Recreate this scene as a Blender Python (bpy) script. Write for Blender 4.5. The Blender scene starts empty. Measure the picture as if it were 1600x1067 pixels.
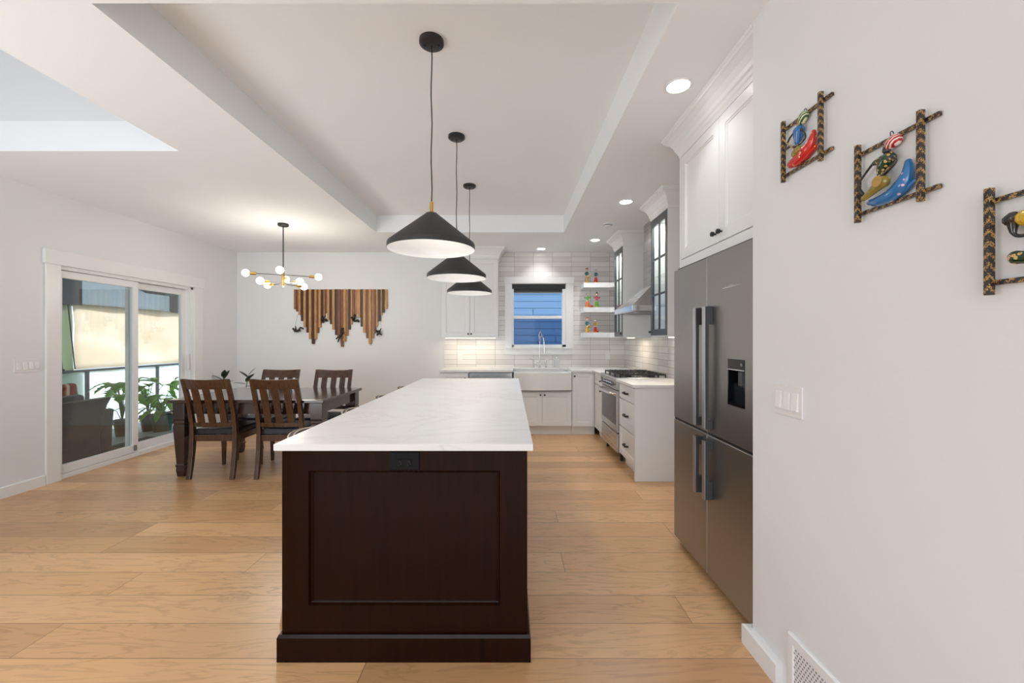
import bpy, bmesh, math, random
from mathutils import Vector, Matrix
R = random.Random(7)
C = bpy.context.scene.collection
sc = bpy.context.scene
PI = math.pi
# ---------------------------------------------------------------- camera
cam_d = bpy.data.cameras.new('camera'); cam = bpy.data.objects.new('camera', cam_d); C.objects.link(cam)
cam.location = (0, 0, 1.34); cam.rotation_euler = (PI/2, 0, 0)
cam_d.sensor_width = 36; cam_d.lens = 36*640/1600.0
cam_d.shift_x = 3/1600.0; cam_d.shift_y = -2.5/1600.0
cam_d.clip_start = 0.05; cam_d.clip_end = 200
sc.camera = cam
sc.view_settings.view_transform = 'Standard'; sc.view_settings.look = 'None'
sc.view_settings.gamma = 1.0; sc.view_settings.exposure = 0.05; sc.view_settings.use_curve_mapping = False
# ---------------------------------------------------------------- world and large lights
w = bpy.data.worlds.new('world'); sc.world = w; w.use_nodes = True
bg = w.node_tree.nodes['Background']; bg.inputs[0].default_value = (0.72, 0.86, 1.0, 1); bg.inputs[1].default_value = 1.8
def lamp(name, kind, loc, rot, energy, color=(1, 1, 1), **kw):
    d = bpy.data.lights.new(name, kind); d.energy = energy; d.color = color
    for k, v in kw.items(): setattr(d, k, v)
    o = bpy.data.objects.new(name, d); C.objects.link(o); o.location = loc; o.rotation_euler = rot
    return o
def rad(*a): return tuple(math.radians(x) for x in a)
sun = lamp('sun', 'SUN', (-12, 3, 9), (0, 0, 0), 7.5, (1.0, 0.96, 0.92), angle=0.02)
sun.rotation_euler = Vector((0.76, 0.18, -0.62)).to_track_quat('-Z', 'Y').to_euler()
lamp('rear_fill_light', 'AREA', (-1.3, -3.85, 1.45), rad(98, 0, 0), 74, (0.90, 0.955, 1.0), shape='RECTANGLE', size=4.6, size_y=2.2)  # added area light for daylight through an assumed, unseen rear window
lamp('high_fill_light', 'AREA', (-3.4, -3.85, 3.9), rad(82, 0, 0), 5, (0.90, 0.955, 1.0), shape='RECTANGLE', size=1.5, size_y=1.4)  # small fill added behind the camera for the tall well; its window is assumed
lamp('bounce_fill_light', 'AREA', (-3.3, .9, .78), Vector((.5, .35, .8)).to_track_quat('-Z', 'Y').to_euler(), 34, (0.90, 0.955, 1.0), shape='RECTANGLE', size=1.6, size_y=1.6)  # added bounce fill aimed up towards the tray ceiling; no fixture there
for _x, _y in ((-2.07, .9), (-2.07, -1.2), (.2, -.6), (-.6, -2.4)): lamp('unseen_fill_spot', 'SPOT', (_x, _y, 2.70), (0, 0, 0), 26, (.98, .98, 1), spot_size=2.1, spot_blend=.6, shadow_soft_size=.05)  # unseen spots added overhead to brighten the near floor; no fixtures modelled

# ---------------------------------------------------------------- materials
MATS = {}
class NT:
    def __init__(s, name):
        s.m = bpy.data.materials.new(name); s.m.use_nodes = True; s.t = s.m.node_tree
        s.b = s.t.nodes['Principled BSDF']; s.out = s.t.nodes['Material Output']
    def n(s, typ, **kw):
        nd = s.t.nodes.new(typ)
        for k, v in kw.items(): setattr(nd, k, v)
        return nd
    def put(s, sock, v):
        if hasattr(v, 'node'): s.t.links.new(v, sock)
        else: sock.default_value = v
    def m_(s, op, a, b=0.0, c=None):
        nd = s.n('ShaderNodeMath', operation=op); s.put(nd.inputs[0], a); s.put(nd.inputs[1], b)
        if c is not None: s.put(nd.inputs[2], c)
        return nd.outputs[0]
    def mix(s, f, a, b, mode='MIX'):
        nd = s.n('ShaderNodeMix', data_type='RGBA', blend_type=mode); s.put(nd.inputs['Factor'], f)
        s.put(nd.inputs[6], a if hasattr(a, 'node') else tuple(a)+(1,)*(4-len(a))); s.put(nd.inputs[7], b if hasattr(b, 'node') else tuple(b)+(1,)*(4-len(b)))
        return nd.outputs[2]
    def ramp(s, f, stops):
        nd = s.n('ShaderNodeValToRGB'); s.put(nd.inputs[0], f); cr = nd.color_ramp
        while len(cr.elements) < len(stops): cr.elements.new(0.5)
        for e, (p, c) in zip(cr.elements, stops): e.position = p; e.color = tuple(c)+(1,)*(4-len(c))
        return nd.outputs[0]
    def pos(s):
        return s.n('ShaderNodeNewGeometry').outputs['Position']
    def obj(s):
        return s.n('ShaderNodeTexCoord').outputs['Object']
    def xyz(s, v):
        nd = s.n('ShaderNodeSeparateXYZ'); s.put(nd.inputs[0], v); return nd.outputs
    def vec(s, a, b, c):
        nd = s.n('ShaderNodeCombineXYZ'); s.put(nd.inputs[0], a); s.put(nd.inputs[1], b); s.put(nd.inputs[2], c); return nd.outputs[0]
    def scale(s, v, sx, sy, sz):
        nd = s.n('ShaderNodeMapping'); s.put(nd.inputs[0], v); nd.inputs['Scale'].default_value = (sx, sy, sz); return nd.outputs[0]
    def noise(s, v, sc_=5, det=3, rough=0.5, dist=0.0, out=0):
        nd = s.n('ShaderNodeTexNoise'); s.put(nd.inputs['Vector'], v); nd.inputs['Scale'].default_value = sc_
        nd.inputs['Detail'].default_value = det; nd.inputs['Roughness'].default_value = rough; nd.inputs['Distortion'].default_value = dist
        return nd.outputs[out]
    def white(s, v, out=0):
        nd = s.n('ShaderNodeTexWhiteNoise'); s.put(nd.inputs['Vector'], v); return nd.outputs[out]
    def bump(s, h, strength=0.2, dist=0.01):
        nd = s.n('ShaderNodeBump'); nd.inputs['Strength'].default_value = strength; nd.inputs['Distance'].default_value = dist
        s.put(nd.inputs['Height'], h); s.t.links.new(nd.outputs[0], s.b.inputs['Normal'])
    def set(s, **kw):
        for k, v in kw.items():
            k = {'base': 'Base Color', 'rough': 'Roughness', 'metal': 'Metallic', 'spec': 'Specular IOR Level', 'coat': 'Coat Weight',
                 'emit': 'Emission Color', 'emits': 'Emission Strength', 'alpha': 'Alpha', 'trans': 'Transmission Weight', 'coatr': 'Coat Roughness', 'sheen': 'Sheen Weight'}[k]
            if k in ('Base Color', 'Emission Color') and not hasattr(v, 'node'): v = tuple(v)+(1,)*(4-len(v))
            s.put(s.b.inputs[k], v)
        return s
def flat(name, col, rough=0.5, metal=0.0, var=0.06, bump=0.0, nscale=30, **kw):
    q = NT(name); p = q.obj(); nz = q.noise(p, nscale, 4)
    c2 = tuple(max(0, x*(1-var*2)) for x in col)
    q.set(base=q.mix(nz, c2, col), rough=rough, metal=metal, **kw)
    if bump: q.bump(nz, bump, 0.004)
    MATS[name] = q.m; return q.m
def emitm(name, col, s):
    q = NT(name); q.set(base=(0.8, 0.8, 0.8), emit=col, emits=s, rough=0.4); MATS[name] = q.m; return q.m
flat('wall', (0.81, 0.82, 0.83), 0.55, var=0.008, bump=0.04, nscale=120)
flat('ceil', (0.92, 0.94, 0.96), 0.75, var=0.006, bump=0.03, nscale=150)
flat('trim', (0.85, 0.85, 0.85), 0.3, var=0.006)
flat('cab', (0.85, 0.855, 0.86), 0.32, var=0.006)
flat('plate', (0.82, 0.81, 0.80), 0.3, var=0.005)
flat('vinyl', (0.85, 0.85, 0.85), 0.35, var=0.005)
flat('black', (0.018, 0.018, 0.020), 0.42, var=0.1)
flat('shade_black', (0.035, 0.034, 0.034), 0.5, var=0.05)
flat('shade_white', (0.85, 0.85, 0.84), 0.5, var=0.01)
flat('gloss_black', (0.008, 0.008, 0.009), 0.12, var=0.1)
flat('grate', (0.02, 0.02, 0.021), 0.55, var=0.2)
flat('glass_frame', (0.065, 0.070, 0.075), 0.35, var=0.05)
flat('dark_rail', (0.04, 0.043, 0.045), 0.4)
flat('soffit', (0.16, 0.155, 0.145), 0.7)
flat('brass', (0.72, 0.44, 0.13), 0.28, 1.0)
flat('chrome', (0.75, 0.75, 0.76), 0.10, 1.0, var=0.02)
flat('ceramic', (0.82, 0.82, 0.81), 0.12, var=0.005, coat=0.4)
flat('leather', (0.012, 0.015, 0.022), 0.3, bump=0.3, nscale=200)
flat('cushion', (0.045, 0.05, 0.055), 0.9, bump=0.3, nscale=300, sheen=0.3)
flat('stool_fabric', (0.11, 0.10, 0.092), 0.85, bump=0.4, nscale=250)
flat('piping', (0.62, 0.52, 0.42), 0.6)
flat('tan_wood', (0.50, 0.30, 0.17), 0.45, var=0.15)
flat('bronze', (0.035, 0.028, 0.024), 0.35, 0.4, bump=0.4, nscale=90)
flat('pot_black', (0.03, 0.03, 0.032), 0.5)
flat('pot_green', (0.03, 0.08, 0.05), 0.5)
flat('pot_lime', (0.45, 0.55, 0.06), 0.45)
flat('terracotta', (0.35, 0.16, 0.09), 0.8)
flat('soil', (0.05, 0.03, 0.02), 0.95, var=0.3)
flat('stem', (0.10, 0.22, 0.05), 0.6, var=0.2)
flat('rope', (0.05, 0.05, 0.045), 0.8)
flat('stone', (0.42, 0.44, 0.46), 0.7, var=0.15, nscale=8)
flat('mat_dark', (0.045, 0.045, 0.05), 0.9, var=0.2, bump=0.5, nscale=200)
flat('ground', (0.55, 0.50, 0.22), 0.9, var=0.3, nscale=2)
flat('handle_gray', (0.05, 0.053, 0.058), 0.42)
flat('outlet_black', (0.006, 0.006, 0.007), 0.5)
MATS['outlet_black'].node_tree.nodes['Principled BSDF'].inputs['Specular IOR Level'].default_value = 0.15
flat('gray_plastic', (0.2, 0.2, 0.2), 0.5)
def leafm(name, a, b):
    q = NT(name); nz = q.noise(q.obj(), 9, 3); q.set(base=q.mix(nz, a, b), rough=0.35)
    tr = q.n('ShaderNodeBsdfTranslucent'); q.put(tr.inputs[0], tuple(x*1.6 for x in b)+(1,))
    mx = q.n('ShaderNodeMixShader'); mx.inputs[0].default_value = 0.45
    q.t.links.new(q.b.outputs[0], mx.inputs[1]); q.t.links.new(tr.outputs[0], mx.inputs[2]); q.t.links.new(mx.outputs[0], q.out.inputs[0])
    MATS[name] = q.m
leafm('leaf', (0.07, 0.22, 0.02), (0.32, 0.55, 0.07)); leafm('leaf_dark', (0.018, 0.035, 0.022), (0.05, 0.09, 0.05)); leafm('leaf_red', (0.10, 0.12, 0.05), (0.30, 0.20, 0.14))
for nm, c in dict(p_red=(0.62, 0.02, 0.02), p_blue=(0.02, 0.17, 0.45), p_green=(0.02, 0.07, 0.025), p_olive=(0.25, 0.19, 0.04), p_skin=(0.02, 0.015, 0.015),
                  p_yellow=(0.75, 0.45, 0.03), p_teal=(0.01, 0.16, 0.17), p_face=(0.75, 0.6, 0.5), p_gold=(0.5, 0.3, 0.08), p_brightgreen=(0.10, 0.36, 0.03),
                  p_pink=(0.70, 0.05, 0.12), p_orange=(0.75, 0.14, 0.03), p_white=(0.85, 0.85, 0.83)).items():
    flat(nm, c, 0.18, var=0.08, coat=0.6)
def spotted(name, base, dot, scale=60, thr=0.22):
    q = NT(name); v = q.n('ShaderNodeTexVoronoi'); q.put(v.inputs['Vector'], q.obj()); v.inputs['Scale'].default_value = scale
    f = q.m_('LESS_THAN', v.outputs['Distance'], thr); g = q.m_('LESS_THAN', v.outputs['Distance'], thr*0.4)
    q.set(base=q.mix(g, q.mix(f, base, dot), base), rough=0.15, coat=0.6); MATS[name] = q.m
spotted('s_blue', (0.015, 0.16, 0.42), (0.75, 0.5, 0.6)); spotted('s_red', (0.6, 0.012, 0.01), (0.85, 0.6, 0.2), 55)
spotted('s_green', (0.012, 0.04, 0.015), (0.7, 0.45, 0.15), 95, 0.35); spotted('s_drum', (0.28, 0.20, 0.03), (0.25, 0.4, 0.06), 80, 0.25)
spotted('s_yellow', (0.75, 0.48, 0.03), (0.08, 0.35, 0.08), 45, 0.3)
def striped(name, a, b, freq, ang=0):
    q = NT(name); wv = q.n('ShaderNodeTexWave'); mp = q.n('ShaderNodeMapping'); q.put(mp.inputs[0], q.obj()); mp.inputs['Rotation'].default_value = (ang, 0, 0)
    q.put(wv.inputs[0], mp.outputs[0]); wv.bands_direction = 'Z'; wv.inputs['Scale'].default_value = freq
    q.set(base=q.mix(q.m_('GREATER_THAN', wv.outputs[1], 0.6), a, b), rough=0.25, coat=0.4); MATS[name] = q.m
striped('turban_red', (0.5, 0.01, 0.02), (0.85, 0.75, 0.7), 45, 0.6); striped('turban_green', (0.02, 0.10, 0.03), (0.75, 0.75, 0.5), 45, 0.6)
# painted frame bars: gold vine on black
q = NT('gold_vine'); p = q.xyz(q.obj()); a = q.m_('ADD', p[1], p[2])
s1 = q.m_('MULTIPLY', q.m_('SINE', q.m_('MULTIPLY', a, 330)), 0.0035); wv = q.n('ShaderNodeTexWave'); q.put(wv.inputs[0], q.obj()); wv.bands_direction = 'DIAGONAL'
wv.inputs['Scale'].default_value = 26; wv.inputs['Distortion'].default_value = 5; wv.inputs['Detail Scale'].default_value = 12
q.set(base=q.mix(q.m_('GREATER_THAN', wv.outputs[1], 0.86), (0.018, 0.012, 0.011), (0.50, 0.30, 0.09)), rough=0.35, coat=0.3); MATS['gold_vine'] = q.m
# wood
def wood(name, dark, light, axis=2, rough=0.3, scale=1.0, coat=0.3, contrast=1.0):
    q = NT(name); sx = [18, 18, 18]; sx[axis] = 1.6
    v = q.scale(q.obj(), *[x*scale for x in sx]); nz = q.noise(v, 3, 5, 0.6, 0.6)
    q.set(base=q.ramp(nz, [(0.5-0.22/contrast, dark), (0.5+0.22/contrast, light)]), rough=rough, coat=coat, coatr=0.2); q.bump(nz, 0.05, 0.003)
    MATS[name] = q.m
wood('island_wood', (0.009, 0.0022, 0.0007), (0.017, 0.0045, 0.0012), 2, 0.17, 0.6, 0.0)
MATS['island_wood'].node_tree.nodes['Principled BSDF'].inputs['Specular IOR Level'].default_value = 0.13
wood('chair_wood', (0.030, 0.010, 0.003), (0.085, 0.032, 0.008), 2, 0.26, 1.0, 0.4)
wood('table_wood', (0.022, 0.010, 0.007), (0.055, 0.026, 0.017), 0, 0.16, 0.7, 0.5)
wood('leg_wood', (0.016, 0.007, 0.005), (0.04, 0.018, 0.012), 2, 0.22, 0.7, 0.4)
wood('strip_dark', (0.03, 0.014, 0.009), (0.085, 0.04, 0.025), 2, 0.5, 1.5, 0.0)
wood('strip_red', (0.10, 0.035, 0.015), (0.30, 0.12, 0.05), 2, 0.5, 1.5, 0.0)
wood('strip_gold', (0.34, 0.15, 0.045), (0.66, 0.36, 0.13), 2, 0.5, 1.5, 0.0)
wood('strip_tan', (0.22, 0.09, 0.035), (0.50, 0.24, 0.09), 2, 0.5, 1.5, 0.0)
# floor planks running along x
q = NT('floor'); P = q.xyz(q.pos()); W = 0.2135
yr = q.m_('DIVIDE', q.m_('SUBTRACT', P[1], 1.723), W); row = q.m_('FLOOR', yr); fy = q.m_('SUBTRACT', yr, row)
off = q.white(q.vec(row, 3.3, 1.7)); L = 1.85
xr = q.m_('ADD', q.m_('DIVIDE', P[0], L), q.m_('MULTIPLY', off, 7.0)); col = q.m_('FLOOR', xr); fx = q.m_('SUBTRACT', xr, col)
rid = q.white(q.vec(row, col, 0.5)); rid2 = q.white(q.vec(col, row, 9.5))
gv = q.vec(q.m_('ADD', q.m_('MULTIPLY', P[0], 1.3), q.m_('MULTIPLY', rid, 31.0)), q.m_('ADD', q.m_('MULTIPLY', P[1], 9.0), q.m_('MULTIPLY', rid2, 17.0)), rid)
n1 = q.noise(gv, 1.0, 5, 0.55, 1.2); wvn = q.m_('SINE', q.m_('MULTIPLY', n1, 42.0)); rings = q.m_('POWER', q.m_('MULTIPLY', q.m_('ADD', wvn, 1.0), 0.5), 5.0)
fine = q.noise(q.scale(gv, 2.5, 14, 1), 3.0, 4, 0.6)
base = q.ramp(rid, [(0.0, (0.56, 0.315, 0.15)), (0.35, (0.74, 0.435, 0.205)), (0.7, (0.82, 0.51, 0.255)), (1.0, (0.66, 0.38, 0.18))])
base = q.mix(q.m_('MULTIPLY', fine, 0.35), base, (0.52, 0.28, 0.13))
gf = q.m_('MULTIPLY', rings, q.m_('MULTIPLY', q.noise(q.scale(gv, .6, .25, 1), 1.7, 2), 0.55))
base = q.mix(gf, base, (0.25, 0.125, 0.06))
kn = q.n('ShaderNodeTexVoronoi'); q.put(kn.inputs['Vector'], q.scale(gv, 0.9, 0.42, 1)); kn.inputs['Scale'].default_value = 1.0
base = q.mix(q.m_('MULTIPLY', q.m_('LESS_THAN', kn.outputs['Distance'], 0.035), 0.7), base, (0.10, 0.05, 0.025))
e1 = q.m_('LESS_THAN', q.m_('MINIMUM', fy, q.m_('SUBTRACT', 1.0, fy)), 0.008); e2 = q.m_('LESS_THAN', q.m_('MINIMUM', fx, q.m_('SUBTRACT', 1.0, fx)), 0.0009)
edge = q.m_('MAXIMUM', e1, e2); base = q.mix(q.m_('MULTIPLY', edge, 0.8), base, (0.16, 0.08, 0.04))
q.set(base=base, rough=q.m_('ADD', 0.25, q.m_('MULTIPLY', fine, 0.14)), spec=0.75); q.bump(q.m_('SUBTRACT', q.m_('MULTIPLY', n1, 0.2), edge), 0.15, 0.002)
MATS['floor'] = q.m
# stacked tiles
def tile(name, ax, ou):
    q = NT(name); P = q.xyz(q.pos()); TW, TH = 0.300, 0.0768
    ur = q.m_('DIVIDE', q.m_('SUBTRACT', P[ax], ou), TW); vr = q.m_('DIVIDE', q.m_('SUBTRACT', P[2], 2.567), TH)
    cu = q.m_('FLOOR', ur); cv = q.m_('FLOOR', vr); fu = q.m_('SUBTRACT', ur, cu); fv = q.m_('SUBTRACT', vr, cv)
    r1 = q.white(q.vec(cu, cv, 2.0)); b = q.ramp(r1, [(0.0, (0.67, 0.63, 0.59)), (0.3, (0.78, 0.75, 0.72)), (0.7, (0.86, 0.84, 0.82)), (1.0, (0.74, 0.70, 0.66))])
    st = q.noise(q.scale(q.pos(), 3, 3, 60), 3.0, 3); b = q.mix(q.m_('MULTIPLY', st, 0.25), b, (0.68, 0.64, 0.60))
    e = q.m_('MAXIMUM', q.m_('LESS_THAN', q.m_('MINIMUM', fu, q.m_('SUBTRACT', 1.0, fu)), 0.007), q.m_('LESS_THAN', q.m_('MINIMUM', fv, q.m_('SUBTRACT', 1.0, fv)), 0.026))
    q.set(base=q.mix(e, b, (0.34, 0.325, 0.31)), rough=0.22); q.bump(q.m_('MULTIPLY', e, -1.0), 0.3, 0.002); MATS[name] = q.m
tile('tile_back', 0, 0.0655); tile('tile_right', 1, 6.45)
# quartz
q = NT('quartz'); p = q.pos()
v1 = q.noise(q.scale(p, 0.7, 1.3, 1), 1.6, 5, 0.62, 1.4); v2 = q.m_('ABSOLUTE', q.m_('SUBTRACT', v1, 0.5)); line = q.ramp(v2, [(0.0, (1, 1, 1)), (0.012, (0.25, .25, .25)), (0.05, (0, 0, 0))])
msk = q.noise(p, 1.2, 2); soft = q.noise(q.scale(p, 1, 2, 1), 2.0, 4)
b = q.mix(q.m_('MULTIPLY', soft, 0.25), (0.80, 0.80, 0.79), (0.70, 0.70, 0.685)); b = q.mix(q.m_('MULTIPLY', line, q.m_('MULTIPLY', msk, 0.55)), b, (0.50, 0.50, 0.49))
q.set(base=b, rough=0.33); MATS['quartz'] = q.m
# metals
def steel(name, col, rough, ax=2):
    q = NT(name); s = [3, 3, 3]; s = [260, 260, 260]; s[ax] = 2
    nz = q.noise(q.scale(q.obj(), *s), 1.0, 3); q.set(base=q.mix(nz, tuple(x*0.9 for x in col), col), metal=1.0, rough=q.m_('ADD', rough, q.m_('MULTIPLY', nz, 0.05))); q.bump(nz, 0.015, 0.001); MATS[name] = q.m
steel('fridge_steel', (0.40, 0.39, 0.38), 0.36, 1); steel('steel', (0.58, 0.57, 0.56), 0.25, 1); steel('dark_steel', (0.13, 0.135, 0.14), 0.28)
steel('satin', (0.62, 0.63, 0.65), 0.42)
steel('light_steel', (0.85, 0.85, 0.86), 0.2)
# glass
def glassm(name, tint=(0.95, 0.97, 0.97), refl=0.08, op=0.0, opc=(0.1, 0.1, 0.1)):
    q = NT(name); q.t.nodes.remove(q.b)
    tr = q.n('ShaderNodeBsdfTransparent'); tr.inputs[0].default_value = tint+(1,); gl = q.n('ShaderNodeBsdfGlossy'); gl.inputs['Roughness'].default_value = 0.02
    fr = q.n('ShaderNodeFresnel'); fr.inputs[0].default_value = 1.45; f = q.m_('MULTIPLY', fr.outputs[0], refl/0.08)
    mx = q.n('ShaderNodeMixShader'); q.put(mx.inputs[0], f); q.t.links.new(tr.outputs[0], mx.inputs[1]); q.t.links.new(gl.outputs[0], mx.inputs[2]); o = mx.outputs[0]
    if op:
        df = q.n('ShaderNodeBsdfDiffuse'); df.inputs[0].default_value = opc+(1,); m2 = q.n('ShaderNodeMixShader'); m2.inputs[0].default_value = op
        q.t.links.new(o, m2.inputs[1]); q.t.links.new(df.outputs[0], m2.inputs[2]); o = m2.outputs[0]
    q.t.links.new(o, q.out.inputs[0]); MATS[name] = q.m
glassm('glass', refl=0.018); glassm('insect_screen', (0.60, 0.68, 0.78), 0.0, 0.12, (0.05, 0.06, 0.07))
glassm('bottle_glass', (0.9, 0.92, 0.92), 0.1, 0.35, (0.75, 0.75, 0.74))
def transl(name, col, mixd=0.4, alpha=0.0, tex=None):
    q = NT(name); q.t.nodes.remove(q.b); cc = col+(1,)
    if tex:
        nz = q.noise(q.scale(q.obj(), *tex[0]), tex[1], 5, 0.6, 0.5); cc = q.mix(q.ramp(nz, [(0.35, (0, 0, 0)), (0.65, (1, 1, 1))]), tex[2], col)
    df = q.n('ShaderNodeBsdfDiffuse'); tr = q.n('ShaderNodeBsdfTranslucent'); q.put(df.inputs[0], cc); q.put(tr.inputs[0], cc)
    mx = q.n('ShaderNodeMixShader'); mx.inputs[0].default_value = 1-mixd; q.t.links.new(df.outputs[0], mx.inputs[1]); q.t.links.new(tr.outputs[0], mx.inputs[2]); o = mx.outputs[0]
    if alpha:
        tp = q.n('ShaderNodeBsdfTransparent'); m2 = q.n('ShaderNodeMixShader'); m2.inputs[0].default_value = alpha
        q.t.links.new(o, m2.inputs[1]); q.t.links.new(tp.outputs[0], m2.inputs[2]); o = m2.outputs[0]
    q.t.links.new(o, q.out.inputs[0]); MATS[name] = q.m
transl('frosted', (0.86, 0.93, 0.96), 0.2); transl('beige_cloth', (0.88, 0.83, 0.76), 0.3, 0, ((1, .8, 1.6), 1.5, (0.83, 0.75, 0.65)))
transl('mesh_cloth', (0.62, 0.68, 0.73), 0.5, 0.02, ((40, 90, 90), 1, (0.46, 0.52, 0.57))); transl('sage_cloth', (0.50, 0.56, 0.42), 0.5)
transl('soap', (0.85, 0.85, 0.84), 0.5, 0.3)
# wicker
q = NT('wicker'); P = q.xyz(q.obj()); a = q.m_('SINE', q.m_('MULTIPLY', q.m_('ADD', P[0], P[1]), 260)); b = q.m_('SINE', q.m_('MULTIPLY', P[2], 320)); ab = q.m_('MULTIPLY', a, b)
q.set(base=q.mix(q.m_('ADD', q.m_('MULTIPLY', ab, 0.5), 0.5), (0.010, 0.008, 0.006), (0.055, 0.042, 0.032)), rough=0.5); q.bump(ab, 0.6, 0.004); MATS['wicker'] = q.m
q = NT('throw'); P = q.xyz(q.obj()); wn = q.white(q.vec(q.m_('FLOOR', q.m_('MULTIPLY', P[1], 55)), 0, 0))
q.set(base=q.ramp(wn, [(0.0, (0.32, 0.05, 0.02)), (0.4, (0.55, 0.15, 0.06)), (0.6, (0.08, 0.03, 0.02)), (0.8, (0.75, 0.6, 0.45))]), rough=0.9)
for nd in q.t.nodes:
    if nd.type == 'VALTORGB': nd.color_ramp.interpolation = 'CONSTANT'
MATS['throw'] = q.m
# lap siding next door
q = NT('siding'); nz = q.noise(q.scale(q.pos(), 6, 6, 60), 2, 3); q.set(base=q.mix(nz, (0.155, 0.265, 0.43), (0.175, 0.295, 0.47)), rough=0.7); MATS['siding'] = q.m
emitm('lamp_on', (1.0, 0.97, 0.92), 12); emitm('bulb_on', (1.0, 0.90, 0.74), 9); emitm('led_on', (1.0, 0.86, 0.66), 2); emitm('pendant_bulb', (1.0, 0.97, 0.93), 16)

# ---------------------------------------------------------------- mesh helpers
class MB:
    def __init__(s): s.bm = bmesh.new(); s.M = Matrix.Identity(4)
    def frame(s, o, u, d):
        u = Vector(u); d = Vector(d); z = Vector((0, 0, 1)); m = Matrix.Identity(4)
        for i in range(3): m[i][0] = u[i]; m[i][1] = d[i]; m[i][2] = z[i]; m[i][3] = o[i]
        s.M = m; return s
    def v(s, p): return s.bm.verts.new(s.M @ Vector(p))
    def f(s, vs):
        try: return s.bm.faces.new(vs)
        except ValueError: return None
    def box(s, x0, x1, y0, y1, z0, z1):
        vs = [s.v(p) for p in ((x0, y0, z0), (x1, y0, z0), (x1, y1, z0), (x0, y1, z0), (x0, y0, z1), (x1, y0, z1), (x1, y1, z1), (x0, y1, z1))]
        for q_ in ((0, 3, 2, 1), (4, 5, 6, 7), (0, 1, 5, 4), (1, 2, 6, 5), (2, 3, 7, 6), (3, 0, 4, 7)): s.f([vs[i] for i in q_])
        return s
    def rings(s, rs, close=True, cap=True):
        L = [[s.v(p) for p in r] for r in rs]; n = len(L[0])
        for a, b in zip(L, L[1:]):
            for i in range(n if close else n-1): s.f([a[i], a[(i+1) % n], b[(i+1) % n], b[i]])
        if cap: s.f(L[0][::-1]); s.f(L[-1])
        return s
    def lofty(s, rects):   # rects (u0,w0,u1,w1,depth)
        return s.rings([[(a, d, b), (c, d, b), (c, d, e), (a, d, e)] for a, b, c, e, d in rects])
    def shaker(s, u0, u1, w0, w1, t=0.02, st=0.055, rec=0.009, bead=0.01, base=0.0):
        return s.lofty([(u0, w0, u1, w1, base), (u0, w0, u1, w1, base+t-0.002), (u0+.002, w0+.002, u1-.002, w1-.002, base+t), (u0+st, w0+st, u1-st, w1-st, base+t),
                        (u0+st+.003, w0+st+.003, u1-st-.003, w1-st-.003, base+t-rec*.5), (u0+st+bead, w0+st+bead, u1-st-bead, w1-st-bead, base+t-rec*.5), (u0+st+bead+.003, w0+st+bead+.003, u1-st-bead-.003, w1-st-bead-.003, base+t-rec)])
    def tube(s, pts, r, n=8, cap=True):
        pts = [Vector(p) for p in pts]; rs = r if isinstance(r, (list, tuple)) else [r]*len(pts); rings = []
        t0 = (pts[1]-pts[0]).normalized(); up = Vector((0, 0, 1)) if abs(t0.z) < 0.9 else Vector((0, 1, 0)); nrm = t0.cross(up).normalized()
        for i, p in enumerate(pts):
            t = (pts[min(i+1, len(pts)-1)]-pts[max(i-1, 0)]).normalized(); nrm = (nrm-t*nrm.dot(t)).normalized(); b = t.cross(nrm)
            rings.append([p+(nrm*math.cos(2*PI*k/n)+b*math.sin(2*PI*k/n))*rs[i] for k in range(n)])
        return s.rings(rings, cap=cap)
    def lathe(s, prof, c=(0, 0, 0), n=24, cap=True, ax='z'):
        rs = []
        for r, z in prof:
            r = max(r, 1e-4)
            if ax == 'z': rs.append([(c[0]+r*math.cos(2*PI*k/n), c[1]+r*math.sin(2*PI*k/n), c[2]+z) for k in range(n)])
            elif ax == 'y': rs.append([(c[0]+r*math.cos(2*PI*k/n), c[1]+z, c[2]+r*math.sin(2*PI*k/n)) for k in range(n)])
            else: rs.append([(c[0]+z, c[1]+r*math.cos(2*PI*k/n), c[2]+r*math.sin(2*PI*k/n)) for k in range(n)])
        return s.rings(rs, cap=cap)
    def ball(s, c, r, n=16, sc=(1, 1, 1)):
        m = n//2; rs = []
        for j in range(m+1):
            a = PI*(j/m) ; a = min(max(a, 0.02), PI-0.02)
            rs.append([(c[0]+sc[0]*r*math.sin(a)*math.cos(2*PI*k/n), c[1]+sc[1]*r*math.sin(a)*math.sin(2*PI*k/n), c[2]-sc[2]*r*math.cos(a)) for k in range(n)])
        return s.rings(rs)
    def prism(s, poly, a0, a1, ax='y'):
        def P(p, a): return {'y': (p[0], a, p[1]), 'x': (a, p[0], p[1]), 'z': (p[0], p[1], a)}[ax]
        return s.rings([[P(p, a0) for p in poly], [P(p, a1) for p in poly]])
    def sweep(s, path, prof, closed_prof=True):   # path xy, prof (offset to the left of travel, z)
        path = [Vector(p) for p in path]; rs = []
        for i, p in enumerate(path):
            ds = []
            if i > 0: ds.append((path[i]-path[i-1]).normalized())
            if i < len(path)-1: ds.append((path[i+1]-path[i]).normalized())
            ns = [Vector((-d.y, d.x)) for d in ds]; n_ = sum(ns, Vector((0, 0))).normalized(); k = 1/max(0.3, n_.dot(ns[0]))
            rs.append([(p.x+n_.x*o*k, p.y+n_.y*o*k, z) for o, z in prof])
        return s.rings(rs)
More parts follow.
